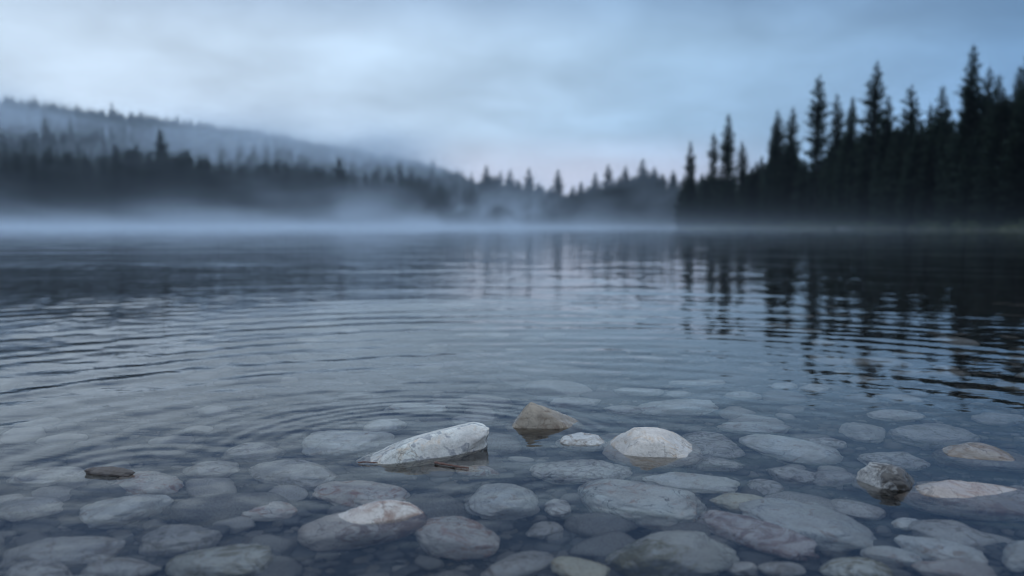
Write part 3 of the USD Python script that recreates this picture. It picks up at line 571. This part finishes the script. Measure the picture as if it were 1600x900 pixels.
def plant(shape, x, y, h, label, group, fat=1.0, name="spruce_tree", lean=None):
    xf = UsdGeom.Xform.Define(stage, "/World/" + numbered(name))
    z = float(ground_z(np.array([x]), np.array([y]))[0])
    s = h / TREES[shape]
    xf.AddTranslateOp().Set(Gf.Vec3d(float(x), float(y), z - 0.1)); xf.AddRotateXYZOp().Set(Gf.Vec3f(rng.normal(0, 1.0), rng.normal(0, 1.0), rng.uniform(0, 360)))
    xf.AddScaleOp().Set(Gf.Vec3f(s * fat, s * fat, s))
    xf.GetPrim().GetReferences().AddInternalReference("/World/" + shape); xf.GetPrim().SetInstanceable(True)
    tag(xf.GetPrim(), label, "tree", group)
    return xf.GetPrim()
ring = shapely.LineString(list(shore_ring.coords))
def shore_at(r, lo, hi):
    """Where the sight line of slope r = x / y meets the shore between the distances lo and hi."""
    d = np.arange(lo, hi, 0.5); on = np.nonzero(shore_dist(r * d, d) > 0)[0]
    return float(d[on[0]]) if len(on) else float(hi)
RIGHT = [  # top of the tree in the picture, shape, width, label
 (1079, 222, "slender_spruce_shape_000", 0.95, "slim dark spruce standing leftmost, at the very tip of the right shore"),
 (1113, 208, "slender_spruce_shape_002", 0.9, "thin spruce close left of a taller narrow one near the tip of the right shore"),
 (1133, 180, "slender_spruce_shape_000", 1.0, "tall narrow pointed spruce, highest of the four near the tip of the right shore"),
 (1161, 221, "slender_spruce_shape_001", 1.0, "short pointed spruce in the dip between the tip group and the three-topped clump"),
 (1203, 190, "full_spruce_shape_002", 0.75, "ragged spruce on the left flank of the three-topped clump"),
 (1217, 173, "slender_spruce_shape_001", 1.0, "middle spruce of the three-topped clump on the right shore"),
 (1231, 169, "slender_spruce_shape_001", 1.05, "right and highest spruce of the three-topped clump"),
 (1269, 122, "slender_spruce_shape_002", 1.0, "very slender tall spruce with open sky on both sides"),
 (1304, 150, "slender_spruce_shape_001", 1.0, "shaggy spruce just right of the very slender lone one"),
 (1322, 154, "full_spruce_shape_000", 0.8, "broad topped spruce between the shaggy one and the tall one at the stand's middle"),
 (1357, 100, "slender_spruce_shape_001", 1.1, "tall ragged spruce overtopping the middle of the right stand"),
 (1378, 152, "slender_spruce_shape_000", 1.1, "spruce pressed against the right side of the tall one at the stand's middle"),
 (1414, 137, "slender_spruce_shape_002", 1.15, "sharp tipped spruce alone right of the stand's middle"),
 (1444, 165, "full_spruce_shape_001", 0.75, "wide dark spruce with a blunt top left of a thin tipped one"),
 (1458, 138, "slender_spruce_shape_000", 1.0, "thin tipped spruce rising out of a wide blunt one"),
 (1474, 158, "slender_spruce_shape_001", 0.9, "low spruce in the notch left of the highest tree"),
 (1504, 77, "full_spruce_shape_002", 0.85, "highest spruce of all, at the right, with stepped ragged branches"),
 (1530, 108, "slender_spruce_shape_001", 1.0, "spruce tucked close to the right of the highest tree"),
 (1546, 122, "slender_spruce_shape_000", 1.05, "second spruce to the right of the highest tree, lower than its neighbours"),
 (1573, 109, "full_spruce_shape_002", 0.8, "pointed spruce near the right edge of the picture"),
 (1598, 82, "full_spruce_shape_002", 0.85, "tall spruce cut off by the right edge of the picture"),
]
for px, py, shape, fat, label in RIGHT:
    r = (px - 800) / F; d = shore_at(r, 55 if r > 0.3 else 100, 190) + rng.uniform(3.5, 8)
    x = r * d; z = float(ground_z(np.array([x]), np.array([d]))[0])
    plant(shape, x, d, (YH - py) / F * d + EYE - z + 0.1, label, "spruces that top the right shore stand", fat * 0.86)
TOPS = [(1079, "the shore's tip spruce"), (1133, "the tallest tip-group spruce"), (1161, "the short spruce in the dip"), (1217, "the three-topped clump's middle"), (1269, "the very slender lone spruce"), (1304, "the shaggy spruce"), (1357, "the tall ragged mid-stand spruce"),
        (1414, "the sharp tipped lone spruce"), (1458, "the thin tipped spruce"), (1504, "the highest spruce"), (1546, "the highest spruce's second right neighbour"), (1573, "the pointed spruce near the edge"), (1660, "the picture's right edge")]
def by_tops(items, what, cat, group, tops):
    """Labels for things in a row: counted outward from the named tree beside them. items: (prim, picture column)."""
    rows = {}
    for p, px in items:
        name, at = min(((n, a) for a, n in tops), key=lambda t: abs(px - t[1]))
        rows.setdefault(("right" if px >= at else "left", name), []).append((abs(px - at), p))
    for (side, name), row in rows.items():
        for i, (_, p) in enumerate(sorted(row, key=lambda t: t[0])):
            tag(p, f"{ORDER[min(i, 14)] or 'nearest '}{what} {side} of {name}", cat, group)
packed = []
ENV = np.array([(1040, 285), (1070, 268), (1085, 262), (1110, 262), (1150, 258), (1185, 245), (1205, 215), (1235, 215), (1255, 248), (1285, 235), (1305, 195), (1340, 205), (1360, 195), (1395, 190), (1425, 185), (1455, 178), (1480, 182), (1505, 155), (1540, 150), (1575, 140), (1600, 130), (1700, 105), (1900, 70), (2300, 60)])
n = 0
while n < 125:
    r = rng.uniform(0.205, 0.70); front = rng.random() < 0.55
    d = shore_at(r, 55 if r > 0.3 else 100, 190) + (rng.uniform(2.0, 6.0) if front else rng.uniform(6, 45))
    px = 800 + F * r; x = r * d; z = float(ground_z(np.array([x]), np.array([d]))[0])
    top = np.interp(px, ENV[:, 0], ENV[:, 1]) + rng.uniform(-2, 60 if front else 32)
    h = (YH - top) / F * d + EYE - z
    if h < 5: continue
    n += 1
    packed.append((plant(["full_spruce_shape_000", "full_spruce_shape_001", "full_spruce_shape_002", "slender_spruce_shape_001"][rng.integers(4)], x, d, min(h, 24), None, None, rng.uniform(0.85, 1.15)), px))
by_tops(packed, "dark packed spruce", "tree", "spruces packed in the right stand", TOPS)
# trees on beyond the right edge and behind the stand, seen only in the lake's mirror or from the side
MIDDLE = [
 (533, 246, "spruce rising as a single spike from the misty left shore, left of the hill's foot"),
 (759, 259, "pointed dark spruce where the hill's slope meets the middle shore trees"),
 (779, 268, "small pointed spruce second right of the hill's foot"),
 (798, 266, "thin spruce third right of the hill's foot"),
 (827, 263, "lone pointed spruce left in the low treeline under the pink sky"),
 (872, 265, "lone pointed spruce right in the low treeline under the pink sky"),
 (893, 290, "low spruce at the bottom of the dip in the far treeline"),
 (907, 284, "low spruce just right of the dip in the far treeline"),
 (928, 270, "pointed spruce at the left start of the hazy right-hand rise"),
 (948, 257, "thin spike of a spruce over the hazy far treeline"),
 (978, 260, "spruce second left of the bushy hazy clump"),
 (1003, 249, "highest spruce of the bushy hazy clump right of centre"),
 (1021, 260, "spruce on the right shoulder of the bushy hazy clump"),
 (1050, 266, "far spruce just left of the right shore's tip"),
 (185, 226, "dark pointed spruce standing up from the misty left shore forest"),
 (258, 205, "tall dark spruce in the dark patch that cuts through the hill mist"),
]
for px, py, label in MIDDLE:
    r = (px - 800) / F; d = shore_at(r, 180, 330) + rng.uniform(4, 10) + (25 if py < 235 else 0)
    x = r * d; z = float(ground_z(np.array([x]), np.array([d]))[0])
    plant(["slender_spruce_shape_001", "slender_spruce_shape_000", "full_spruce_shape_002"][rng.integers(3)], x, d, (YH - py) / F * d + EYE - z + 0.1, label, "pointed spruces of the far shore", 1.25)
ENV2 = np.array([(-300, 238), (0, 236), (60, 232), (120, 236), (170, 240), (220, 215), (255, 208), (300, 222), (340, 246), (400, 248), (460, 244), (520, 262), (580, 262), (640, 270), (700, 278), (740, 276), (765, 270), (800, 276), (850, 287), (880, 290), (900, 298), (925, 285), (950, 278), (985, 270), (1010, 262), (1040, 268), (1075, 272), (1200, 270)])
front_row, far_row = [], []
for k in range(146):
    px = -60 + 1150 * (k + rng.uniform(-0.4, 0.4)) / 104 if k < 104 else rng.uniform(715, 1085); r = (px - 800) / F
    d = shore_at(r, 150, 330) + rng.uniform(2.5, 14)
    x = r * d; z = float(ground_z(np.array([x]), np.array([d]))[0])
    top = np.interp(px, ENV2[:, 0], ENV2[:, 1]) + rng.uniform(0, 15)
    h = float(np.clip((YH - top) / F * d + EYE - z, 6, 23))
    left = px < 720
    (front_row if left else far_row).append((plant(list(TREES)[rng.integers(3, 6)], x, d, h, None, None, rng.uniform(0.95, 1.25) if k < 104 else rng.uniform(1.2, 1.6)), px))
by_tops(front_row, "misty shore spruce", "tree", "front row of the left shore", [(-60, "the picture's left edge"), (90, "the pale mist gap at far left"), (185, "the dark pointed left shore spruce"), (258, "the tall spruce in the dark patch"), (390, "the mist's lower hollow at left"), (533, "the single spike spruce"), (650, "the dim shore at the hill's foot")])
by_tops(far_row, "low far spruce", "tree", "far treeline", [(759, "the spruce at the hill's foot"), (827, "the left lone spruce under pink sky"), (872, "the right lone spruce under pink sky"), (928, "the spruce starting the hazy rise"), (1003, "the highest hazy clump spruce"), (1050, "the far spruce beside the tip")])

# hillside forest: one mass
P, S_, I_ = [], [], []
step = 5.0
for gx_ in np.arange(-560, 330, step):
    for gy_ in np.arange(150, 760, step):
        P.append((gx_ + rng.uniform(-2.6, 2.6), gy_ + rng.uniform(-2.6, 2.6)))
P = np.array(P); sd = shore_dist(P[:, 0], P[:, 1]); rr_ = P[:, 0] / P[:, 1]
keep = (sd > 8) & (sd < 420) & (rr_ > -0.86) & (rr_ < 0.30) & ~((rr_ > 0.20) & (P[:, 1] < 250))
keep &= (rr_ < 0.0) | (sd < 130)
P = P[keep]
PZ = ground_z(P[:, 0], P[:, 1]); px_ = 800 + F * P[:, 0] / P[:, 1]
hh = np.clip(rng.normal(15.5, 3.0, len(P)), 8, 23)
hh *= np.where(sd[keep] > 200, 0.58, np.where(sd[keep] > 60, 0.75, 1.0)); spike = rng.random(len(P)) < 0.02; hh[spike] *= 1.25
cap = (YH - np.interp(px_, ENV2[:, 0], ENV2[:, 1] + 3)) / F * P[:, 1] + EYE - PZ          # the low treeline stays below the pointed tops
low = (shore_dist(P[:, 0], P[:, 1]) < 60) | (px_ > 745)
hh = np.where(low, np.minimum(hh, np.maximum(cap - rng.uniform(0, 3, len(P)), 4)), hh)
fi = UsdGeom.PointInstancer.Define(stage, "/World/hillside_forest"); tag(fi.GetPrim(), "misty spruce forest covering the hillside behind the far shore", "forest", kind="stuff")
fp = []
for k in range(3):
    q = UsdGeom.Xform.Define(stage, f"/World/hillside_forest/tree_shape_{k:03d}"); q.GetPrim().GetReferences().AddInternalReference(f"/World/distant_spruce_shape_{k:03d}"); fp.append(q.GetPath())
fi.CreatePrototypesRel().SetTargets(fp)
fi.CreatePositionsAttr(Vt.Vec3fArray.FromNumpy(np.stack([P[:, 0], P[:, 1], PZ - 0.2], 1).astype(np.float32)))
fi.CreateProtoIndicesAttr(Vt.IntArray.FromNumpy(rng.integers(0, 3, len(P)).astype(np.int32)))
s_ = hh / 18.0; fat_ = s_ * rng.uniform(0.9, 1.35, len(P))
fi.CreateScalesAttr(Vt.Vec3fArray.FromNumpy(np.stack([fat_, fat_, s_], 1).astype(np.float32)))
fi.CreateOrientationsAttr(Vt.QuathArray([Gf.Quath(float(math.cos(t)), 0.0, 0.0, float(math.sin(t))) for t in rng.uniform(0, math.pi, len(P))]))

# forest floor behind the right stand: its depths, one mass
Q = []
while len(Q) < 640:
    r = rng.uniform(0.23, 1.05); d0 = shore_at(r, 40 if r > 0.3 else 100, 190); d = d0 + rng.uniform(8, 75)
    if r < 0.70 and d < d0 + 20: continue
    Q.append((r * d, d, r))
Q = np.array(Q); QZ = ground_z(Q[:, 0], Q[:, 1])
qh = np.clip((YH - (np.interp(800 + F * Q[:, 2], ENV[:, 0], ENV[:, 1]) + rng.uniform(6, 50, len(Q)))) / F * Q[:, 1] + EYE - QZ, 5, 22)
di = UsdGeom.PointInstancer.Define(stage, "/World/deep_forest"); tag(di.GetPrim(), "black depth of the forest behind the right shore stand", "forest", kind="stuff")
fp = []
for k in range(2):
    q = UsdGeom.Xform.Define(stage, f"/World/deep_forest/tree_shape_{k:03d}"); q.GetPrim().GetReferences().AddInternalReference(f"/World/full_spruce_shape_{k:03d}"); fp.append(q.GetPath())
di.CreatePrototypesRel().SetTargets(fp)
di.CreatePositionsAttr(Vt.Vec3fArray.FromNumpy(np.stack([Q[:, 0], Q[:, 1], QZ - 0.2], 1).astype(np.float32)))
di.CreateProtoIndicesAttr(Vt.IntArray.FromNumpy(rng.integers(0, 2, len(Q)).astype(np.int32)))
di.CreateScalesAttr(Vt.Vec3fArray.FromNumpy(np.repeat((qh / 18)[:, None], 3, 1).astype(np.float32)))
di.CreateOrientationsAttr(Vt.QuathArray([Gf.Quath(float(math.cos(t)), 0.0, 0.0, float(math.sin(t))) for t in rng.uniform(0, math.pi, len(Q))]))

# shrubs, grass, shore stones and a washed-up log along the right bank
def shrub_mesh(seed):
    r = np.random.default_rng(seed); V, Fc = [], []
    for _ in range(260):
        c = r.normal(size=3); c /= np.linalg.norm(c); c = c * r.uniform(0.5, 1.0) * [1, 1, 0.75]; c[2] = abs(c[2]) + 0.05
        a, b = r.normal(size=3), r.normal(size=3); a *= 0.16 / np.linalg.norm(a); b *= 0.10 / np.linalg.norm(b)
        i = len(V); V += [c - a, c + b, c + a]; Fc.append([i, i + 1, i + 2])
    return np.array(V), np.array(Fc)
for k in range(2):
    p = f"/World/shrub_shape_{k:03d}"; stage.CreateClassPrim(p)
    raw_mesh(p + "/foliage", *shrub_mesh(40 + k), "shrub_leaves")
    v, f = trunk(0.6, 0.03, 5, 3, 60 + k); raw_mesh(p + "/stem", v, f, "bark")
shrubs, rocks = [], []
for k in range(46):
    r = 0.215 + 0.47 * (k + rng.uniform(-.4, .4)) / 46; d = shore_at(r, 55 if r > 0.3 else 100, 190) + rng.uniform(1.6, 3.2)
    x = r * d; z = float(ground_z(np.array([x]), np.array([d]))[0]); s = rng.uniform(0.7, 1.7)
    xf = UsdGeom.Xform.Define(stage, "/World/" + numbered("shrub")); xf.AddTranslateOp().Set(Gf.Vec3d(x, d, z)); xf.AddRotateZOp().Set(rng.uniform(0, 360)); xf.AddScaleOp().Set(Gf.Vec3f(s * 1.3, s * 1.3, s))
    xf.GetPrim().GetReferences().AddInternalReference(f"/World/shrub_shape_{k % 2:03d}"); xf.GetPrim().SetInstanceable(True)
    shrubs.append((xf.GetPrim(), 800 + F * r))
by_tops(shrubs, "low dark shrub at the water", "shrub", "shrubs along the right shore", TOPS)
gi = UsdGeom.PointInstancer.Define(stage, "/World/shore_grass"); tag(gi.GetPrim(), "pale grass fringe along the right shore", "grass", kind="stuff")
V, Fc = [], []
for _ in range(14):
    a = rng.uniform(0, 6.28); b = np.array([rng.normal(0, .12), rng.normal(0, .12), 0]); l = rng.uniform(.25, .55); d_ = np.array([math.cos(a), math.sin(a), 0]); i = len(V)
    V += [b - d_ * .012, b + d_ * .012, b + np.array([rng.normal(0, .1), rng.normal(0, .1), l])]; Fc.append([i, i + 1, i + 2])
gm = raw_mesh("/World/shore_grass/tuft_shape", np.array(V), np.array(Fc), "grass_blades"); gi.CreatePrototypesRel().SetTargets([gm.GetPath()])
G = []
while len(G) < 2600:
    r = rng.uniform(0.21, 0.8); d = shore_at(r, 40 if r > 0.3 else 100, 190) + abs(rng.normal(0.6, 0.9)); G.append((r * d, d))
G = np.array(G); gz = ground_z(G[:, 0], G[:, 1])
gi.CreatePositionsAttr(Vt.Vec3fArray.FromNumpy(np.stack([G[:, 0], G[:, 1], gz - .02], 1).astype(np.float32))); gi.CreateProtoIndicesAttr(Vt.IntArray.FromNumpy(np.zeros(len(G), np.int32)))
gs = rng.uniform(.6, 1.5, len(G)); gi.CreateScalesAttr(Vt.Vec3fArray.FromNumpy(np.repeat(gs[:, None], 3, 1).astype(np.float32)))
gi.CreateOrientationsAttr(Vt.QuathArray([Gf.Quath(float(math.cos(t)), 0.0, 0.0, float(math.sin(t))) for t in rng.uniform(0, math.pi, len(G))]))
for k in range(16):
    r = 0.23 + 0.40 * (k + rng.uniform(-.4, .4)) / 16; d = shore_at(r, 55 if r > 0.3 else 100, 190) + rng.uniform(-0.4, 0.3); s = rng.uniform(0.12, 0.32)
    rocks.append((place_stone("shore_rock", stone_mesh(s, s * .7, s * .5, 700 + k, 3, 1.0), "gravel_brown", r * d, d, 0.02, rng.uniform(0, 3), None, "rock").GetPrim(), 800 + F * r))
by_tops(rocks, "pale waterline rock", "rock", "rocks along the right shore", TOPS)
r = (1330 - 800) / F; d = shore_at(r, 55, 190) - 0.2
v, f = trunk(4.2, 0.17, 8, 9, 77); v = v[:, [2, 0, 1]]
lg = UsdGeom.Xform.Define(stage, "/World/driftwood_log"); lg.AddTranslateOp().Set(Gf.Vec3d(r * d - 1.5, d, 0.16)); lg.AddRotateXYZOp().Set(Gf.Vec3f(0, -2, 12))
raw_mesh("/World/driftwood_log/stem", v, f, "driftwood")
v2, f2 = trunk(0.9, 0.05, 6, 4, 78); raw_mesh("/World/driftwood_log/branch_stub", v2 + [1.6, 0, 0], f2, "driftwood")
tag(lg.GetPrim(), "pale washed-up log lying along the foot of the right shore", "log")

# ------------------------------------------------------------------ air
def box_mesh(name, lo, hi, mat):
    b = trimesh.creation.box(bounds=[lo, hi])
    return raw_mesh("/World/" + name, np.array(b.vertices), np.array(b.faces), mat)
usdkit.material(stage, LK + "haze_air", {"v": ("principled_volume", {"color": (0.8, 0.92, 1.0), "density": HAZE_D, "anisotropy": 0.2})}, [], volume="v.volume")
tag(box_mesh("haze", (-960, -210, -5.0), (960, 1000, 135.0), "haze_air").GetPrim(), "thin even morning haze over the lake", "haze", kind="stuff")

# mist drifting low over the water
usdkit.material(stage, LK + "lake_mist_air", {
 "geo": ("geometry", {}), "sz": ("separate_xyz", {}),
 "map": ("mapping", {"scale": (0.085, 0.0065, 0.085)}), "n": ("noise_texture", {"scale": 1.0, "detail": 2.5, "roughness": 0.6, "distortion": 0.35}),
 "wf": ("map_range", {"from_min": 0.50, "from_max": 0.66, "to_min": 0.0, "to_max": 1.0, "clamp": True}),
 # dense skin on the water, wisps above it
 "e1": ("math", {"math_type": "multiply", "value2": -1.0}), "e2": ("math", {"math_type": "exponent"}), "e3": ("math", {"math_type": "multiply", "value2": MIST_LOW}),
 "w1": ("map_range", {"from_min": 0.0, "from_max": 17.0, "to_min": 1.0, "to_max": 0.0, "clamp": True}), "w2": ("math", {"math_type": "power", "value2": 3.2}),
 "w3": ("math", {"math_type": "multiply"}), "w4": ("math", {"math_type": "multiply", "value2": MIST_HIGH}),
 "sum": ("math", {"math_type": "add"}), "sum2": ("math", {"math_type": "add"}),
 "fz": ("map_range", {"range_type": "smoothstep", "from_min": 4.0, "from_max": 32.0, "to_min": MIST_FAR, "to_max": 0.0, "clamp": True}), "fy": ("map_range", {"range_type": "smoothstep", "from_min": 175.0, "from_max": 230.0, "clamp": True}), "fm": ("math", {"math_type": "multiply"}),
 "wy": ("map_range", {"range_type": "smoothstep", "from_min": 140.0, "from_max": 200.0, "clamp": True}), "w6": ("math", {"math_type": "multiply"}), "fx": ("map_range", {"range_type": "smoothstep", "from_min": -70.0, "from_max": 20.0, "to_min": 0.9, "to_max": 1.0, "clamp": True}), "fn": ("math", {"math_type": "multiply"}), "nf": ("map_range", {"from_min": 0.36, "from_max": 0.66, "to_min": 0.25, "to_max": 1.75, "clamp": True}), "fo": ("math", {"math_type": "multiply"}),
 "hs": ("map_range", {"range_type": "smoothstep", "from_min": 45.0, "from_max": 15.0, "to_min": 0.06, "to_max": 1.0, "clamp": True}), "w5": ("math", {"math_type": "multiply"}),
 "near": ("map_range", {"range_type": "smoothstep", "from_min": 16.0, "from_max": 90.0, "clamp": True}),
 "side": ("map_range", {"range_type": "smoothstep", "from_min": 42.0, "from_max": -30.0, "to_min": 0.11, "to_max": 1.0, "clamp": True}),
 "m1": ("math", {"math_type": "multiply"}), "m2": ("math", {"math_type": "multiply"}),
 "v": ("principled_volume", {"color": (0.83, 0.92, 1.0), "anisotropy": 0.1})},
 [("geo.position", "sz.vector"), ("geo.position", "map.vector"), ("map.vector", "n.vector"), ("n.fac", "wf.value"),
  ("sz.z", "e1.value1"), ("e1.value", "e2.value1"), ("e2.value", "e3.value1"), ("sz.z", "w1.value"), ("w1.result", "w2.value1"), ("w2.value", "w3.value1"), ("wf.result", "w3.value2"), ("w3.value", "w4.value1"),
  ("sz.x", "hs.value"), ("w4.value", "w5.value1"), ("hs.result", "w5.value2"), ("e3.value", "sum.value1"), ("sz.y", "wy.value"), ("w5.value", "w6.value1"), ("wy.result", "w6.value2"), ("w6.value", "sum.value2"), ("sz.x", "fx.value"), ("fm.value", "fn.value1"), ("fx.result", "fn.value2"), ("sz.z", "fz.value"), ("sz.y", "fy.value"), ("fz.result", "fm.value1"), ("fy.result", "fm.value2"), ("m2.value", "sum2.value1"), ("n.fac", "nf.value"), ("fn.value", "fo.value1"), ("nf.result", "fo.value2"), ("fo.value", "sum2.value2"), ("sz.y", "near.value"), ("sz.x", "side.value"), ("sum.value", "m1.value1"), ("near.result", "m1.value2"), ("m1.value", "m2.value1"), ("side.result", "m2.value2"), ("sum2.value", "v.density")], volume="v.volume")
tag(box_mesh("lake_mist", (-330, 16, 0.03), (62, 322, 32.0), "lake_mist_air").GetPrim(), "white mist rising in wisps off the lake along the far shore", "mist", kind="stuff")

# bank of mist lying along the hillside
usdkit.material(stage, LK + "hill_mist_air", {
 "geo": ("geometry", {}), "sz": ("separate_xyz", {}),
 "map": ("mapping", {"scale": (0.013, 0.012, 0.03)}), "n": ("noise_texture", {"scale": 1.0, "detail": 2.5, "roughness": 0.5, "distortion": 0.4}),
 "wf": ("map_range", {"from_min": 0.34, "from_max": 0.66, "to_min": 0.0, "to_max": 1.0, "clamp": True}),
 # the bank sinks towards the right: its height above a line that falls with x
 "line": ("math", {"math_type": "multiply_add", "value2": -0.06, "value3": 17.0}), "rel": ("math", {"math_type": "subtract"}),
 "up": ("map_range", {"range_type": "smoothstep", "from_min": -9.0, "from_max": 5.0, "clamp": True}), "dn": ("map_range", {"range_type": "smoothstep", "from_min": 8.0, "from_max": 36.0, "to_min": 1.0, "to_max": 0.0, "clamp": True}),
 "a": ("math", {"math_type": "multiply"}), "b": ("math", {"math_type": "multiply"}),
 "ym": ("math", {"math_type": "multiply_add", "value2": -0.28}), "fy": ("map_range", {"range_type": "smoothstep", "from_min": 318.0, "from_max": 350.0, "clamp": True}), "by": ("map_range", {"range_type": "smoothstep", "from_min": 440.0, "from_max": 520.0, "to_min": 1.0, "to_max": 0.0, "clamp": True}),
 "rx": ("map_range", {"range_type": "smoothstep", "from_min": -70.0, "from_max": -15.0, "to_min": 1.0, "to_max": 0.0, "clamp": True}),
 "c": ("math", {"math_type": "multiply"}), "d": ("math", {"math_type": "multiply"}), "e": ("math", {"math_type": "multiply"}), "k": ("math", {"math_type": "multiply", "value2": HILL_MIST}),
 "v": ("principled_volume", {"color": (0.82, 0.92, 1.0), "anisotropy": 0.1})},
 [("geo.position", "sz.vector"), ("geo.position", "map.vector"), ("map.vector", "n.vector"), ("n.fac", "wf.value"), ("sz.x", "line.value1"), ("sz.z", "rel.value1"), ("line.value", "rel.value2"),
  ("rel.value", "up.value"), ("rel.value", "dn.value"), ("up.result", "a.value1"), ("dn.result", "a.value2"), ("wf.result", "b.value1"), ("a.value", "b.value2"),
  ("sz.x", "ym.value1"), ("sz.y", "ym.value3"), ("ym.value", "fy.value"), ("sz.y", "by.value"), ("sz.x", "rx.value"), ("b.value", "c.value1"), ("fy.result", "c.value2"), ("c.value", "d.value1"), ("by.result", "d.value2"), ("d.value", "e.value1"), ("rx.result", "e.value2"), ("e.value", "k.value1"), ("k.value", "v.density")], volume="v.volume")
tag(box_mesh("hill_mist", (-520, 180, 5.0), (-15, 520, 118.0), "hill_mist_air").GetPrim(), "bank of pale mist lying along the wooded hillside at left", "mist", kind="stuff")
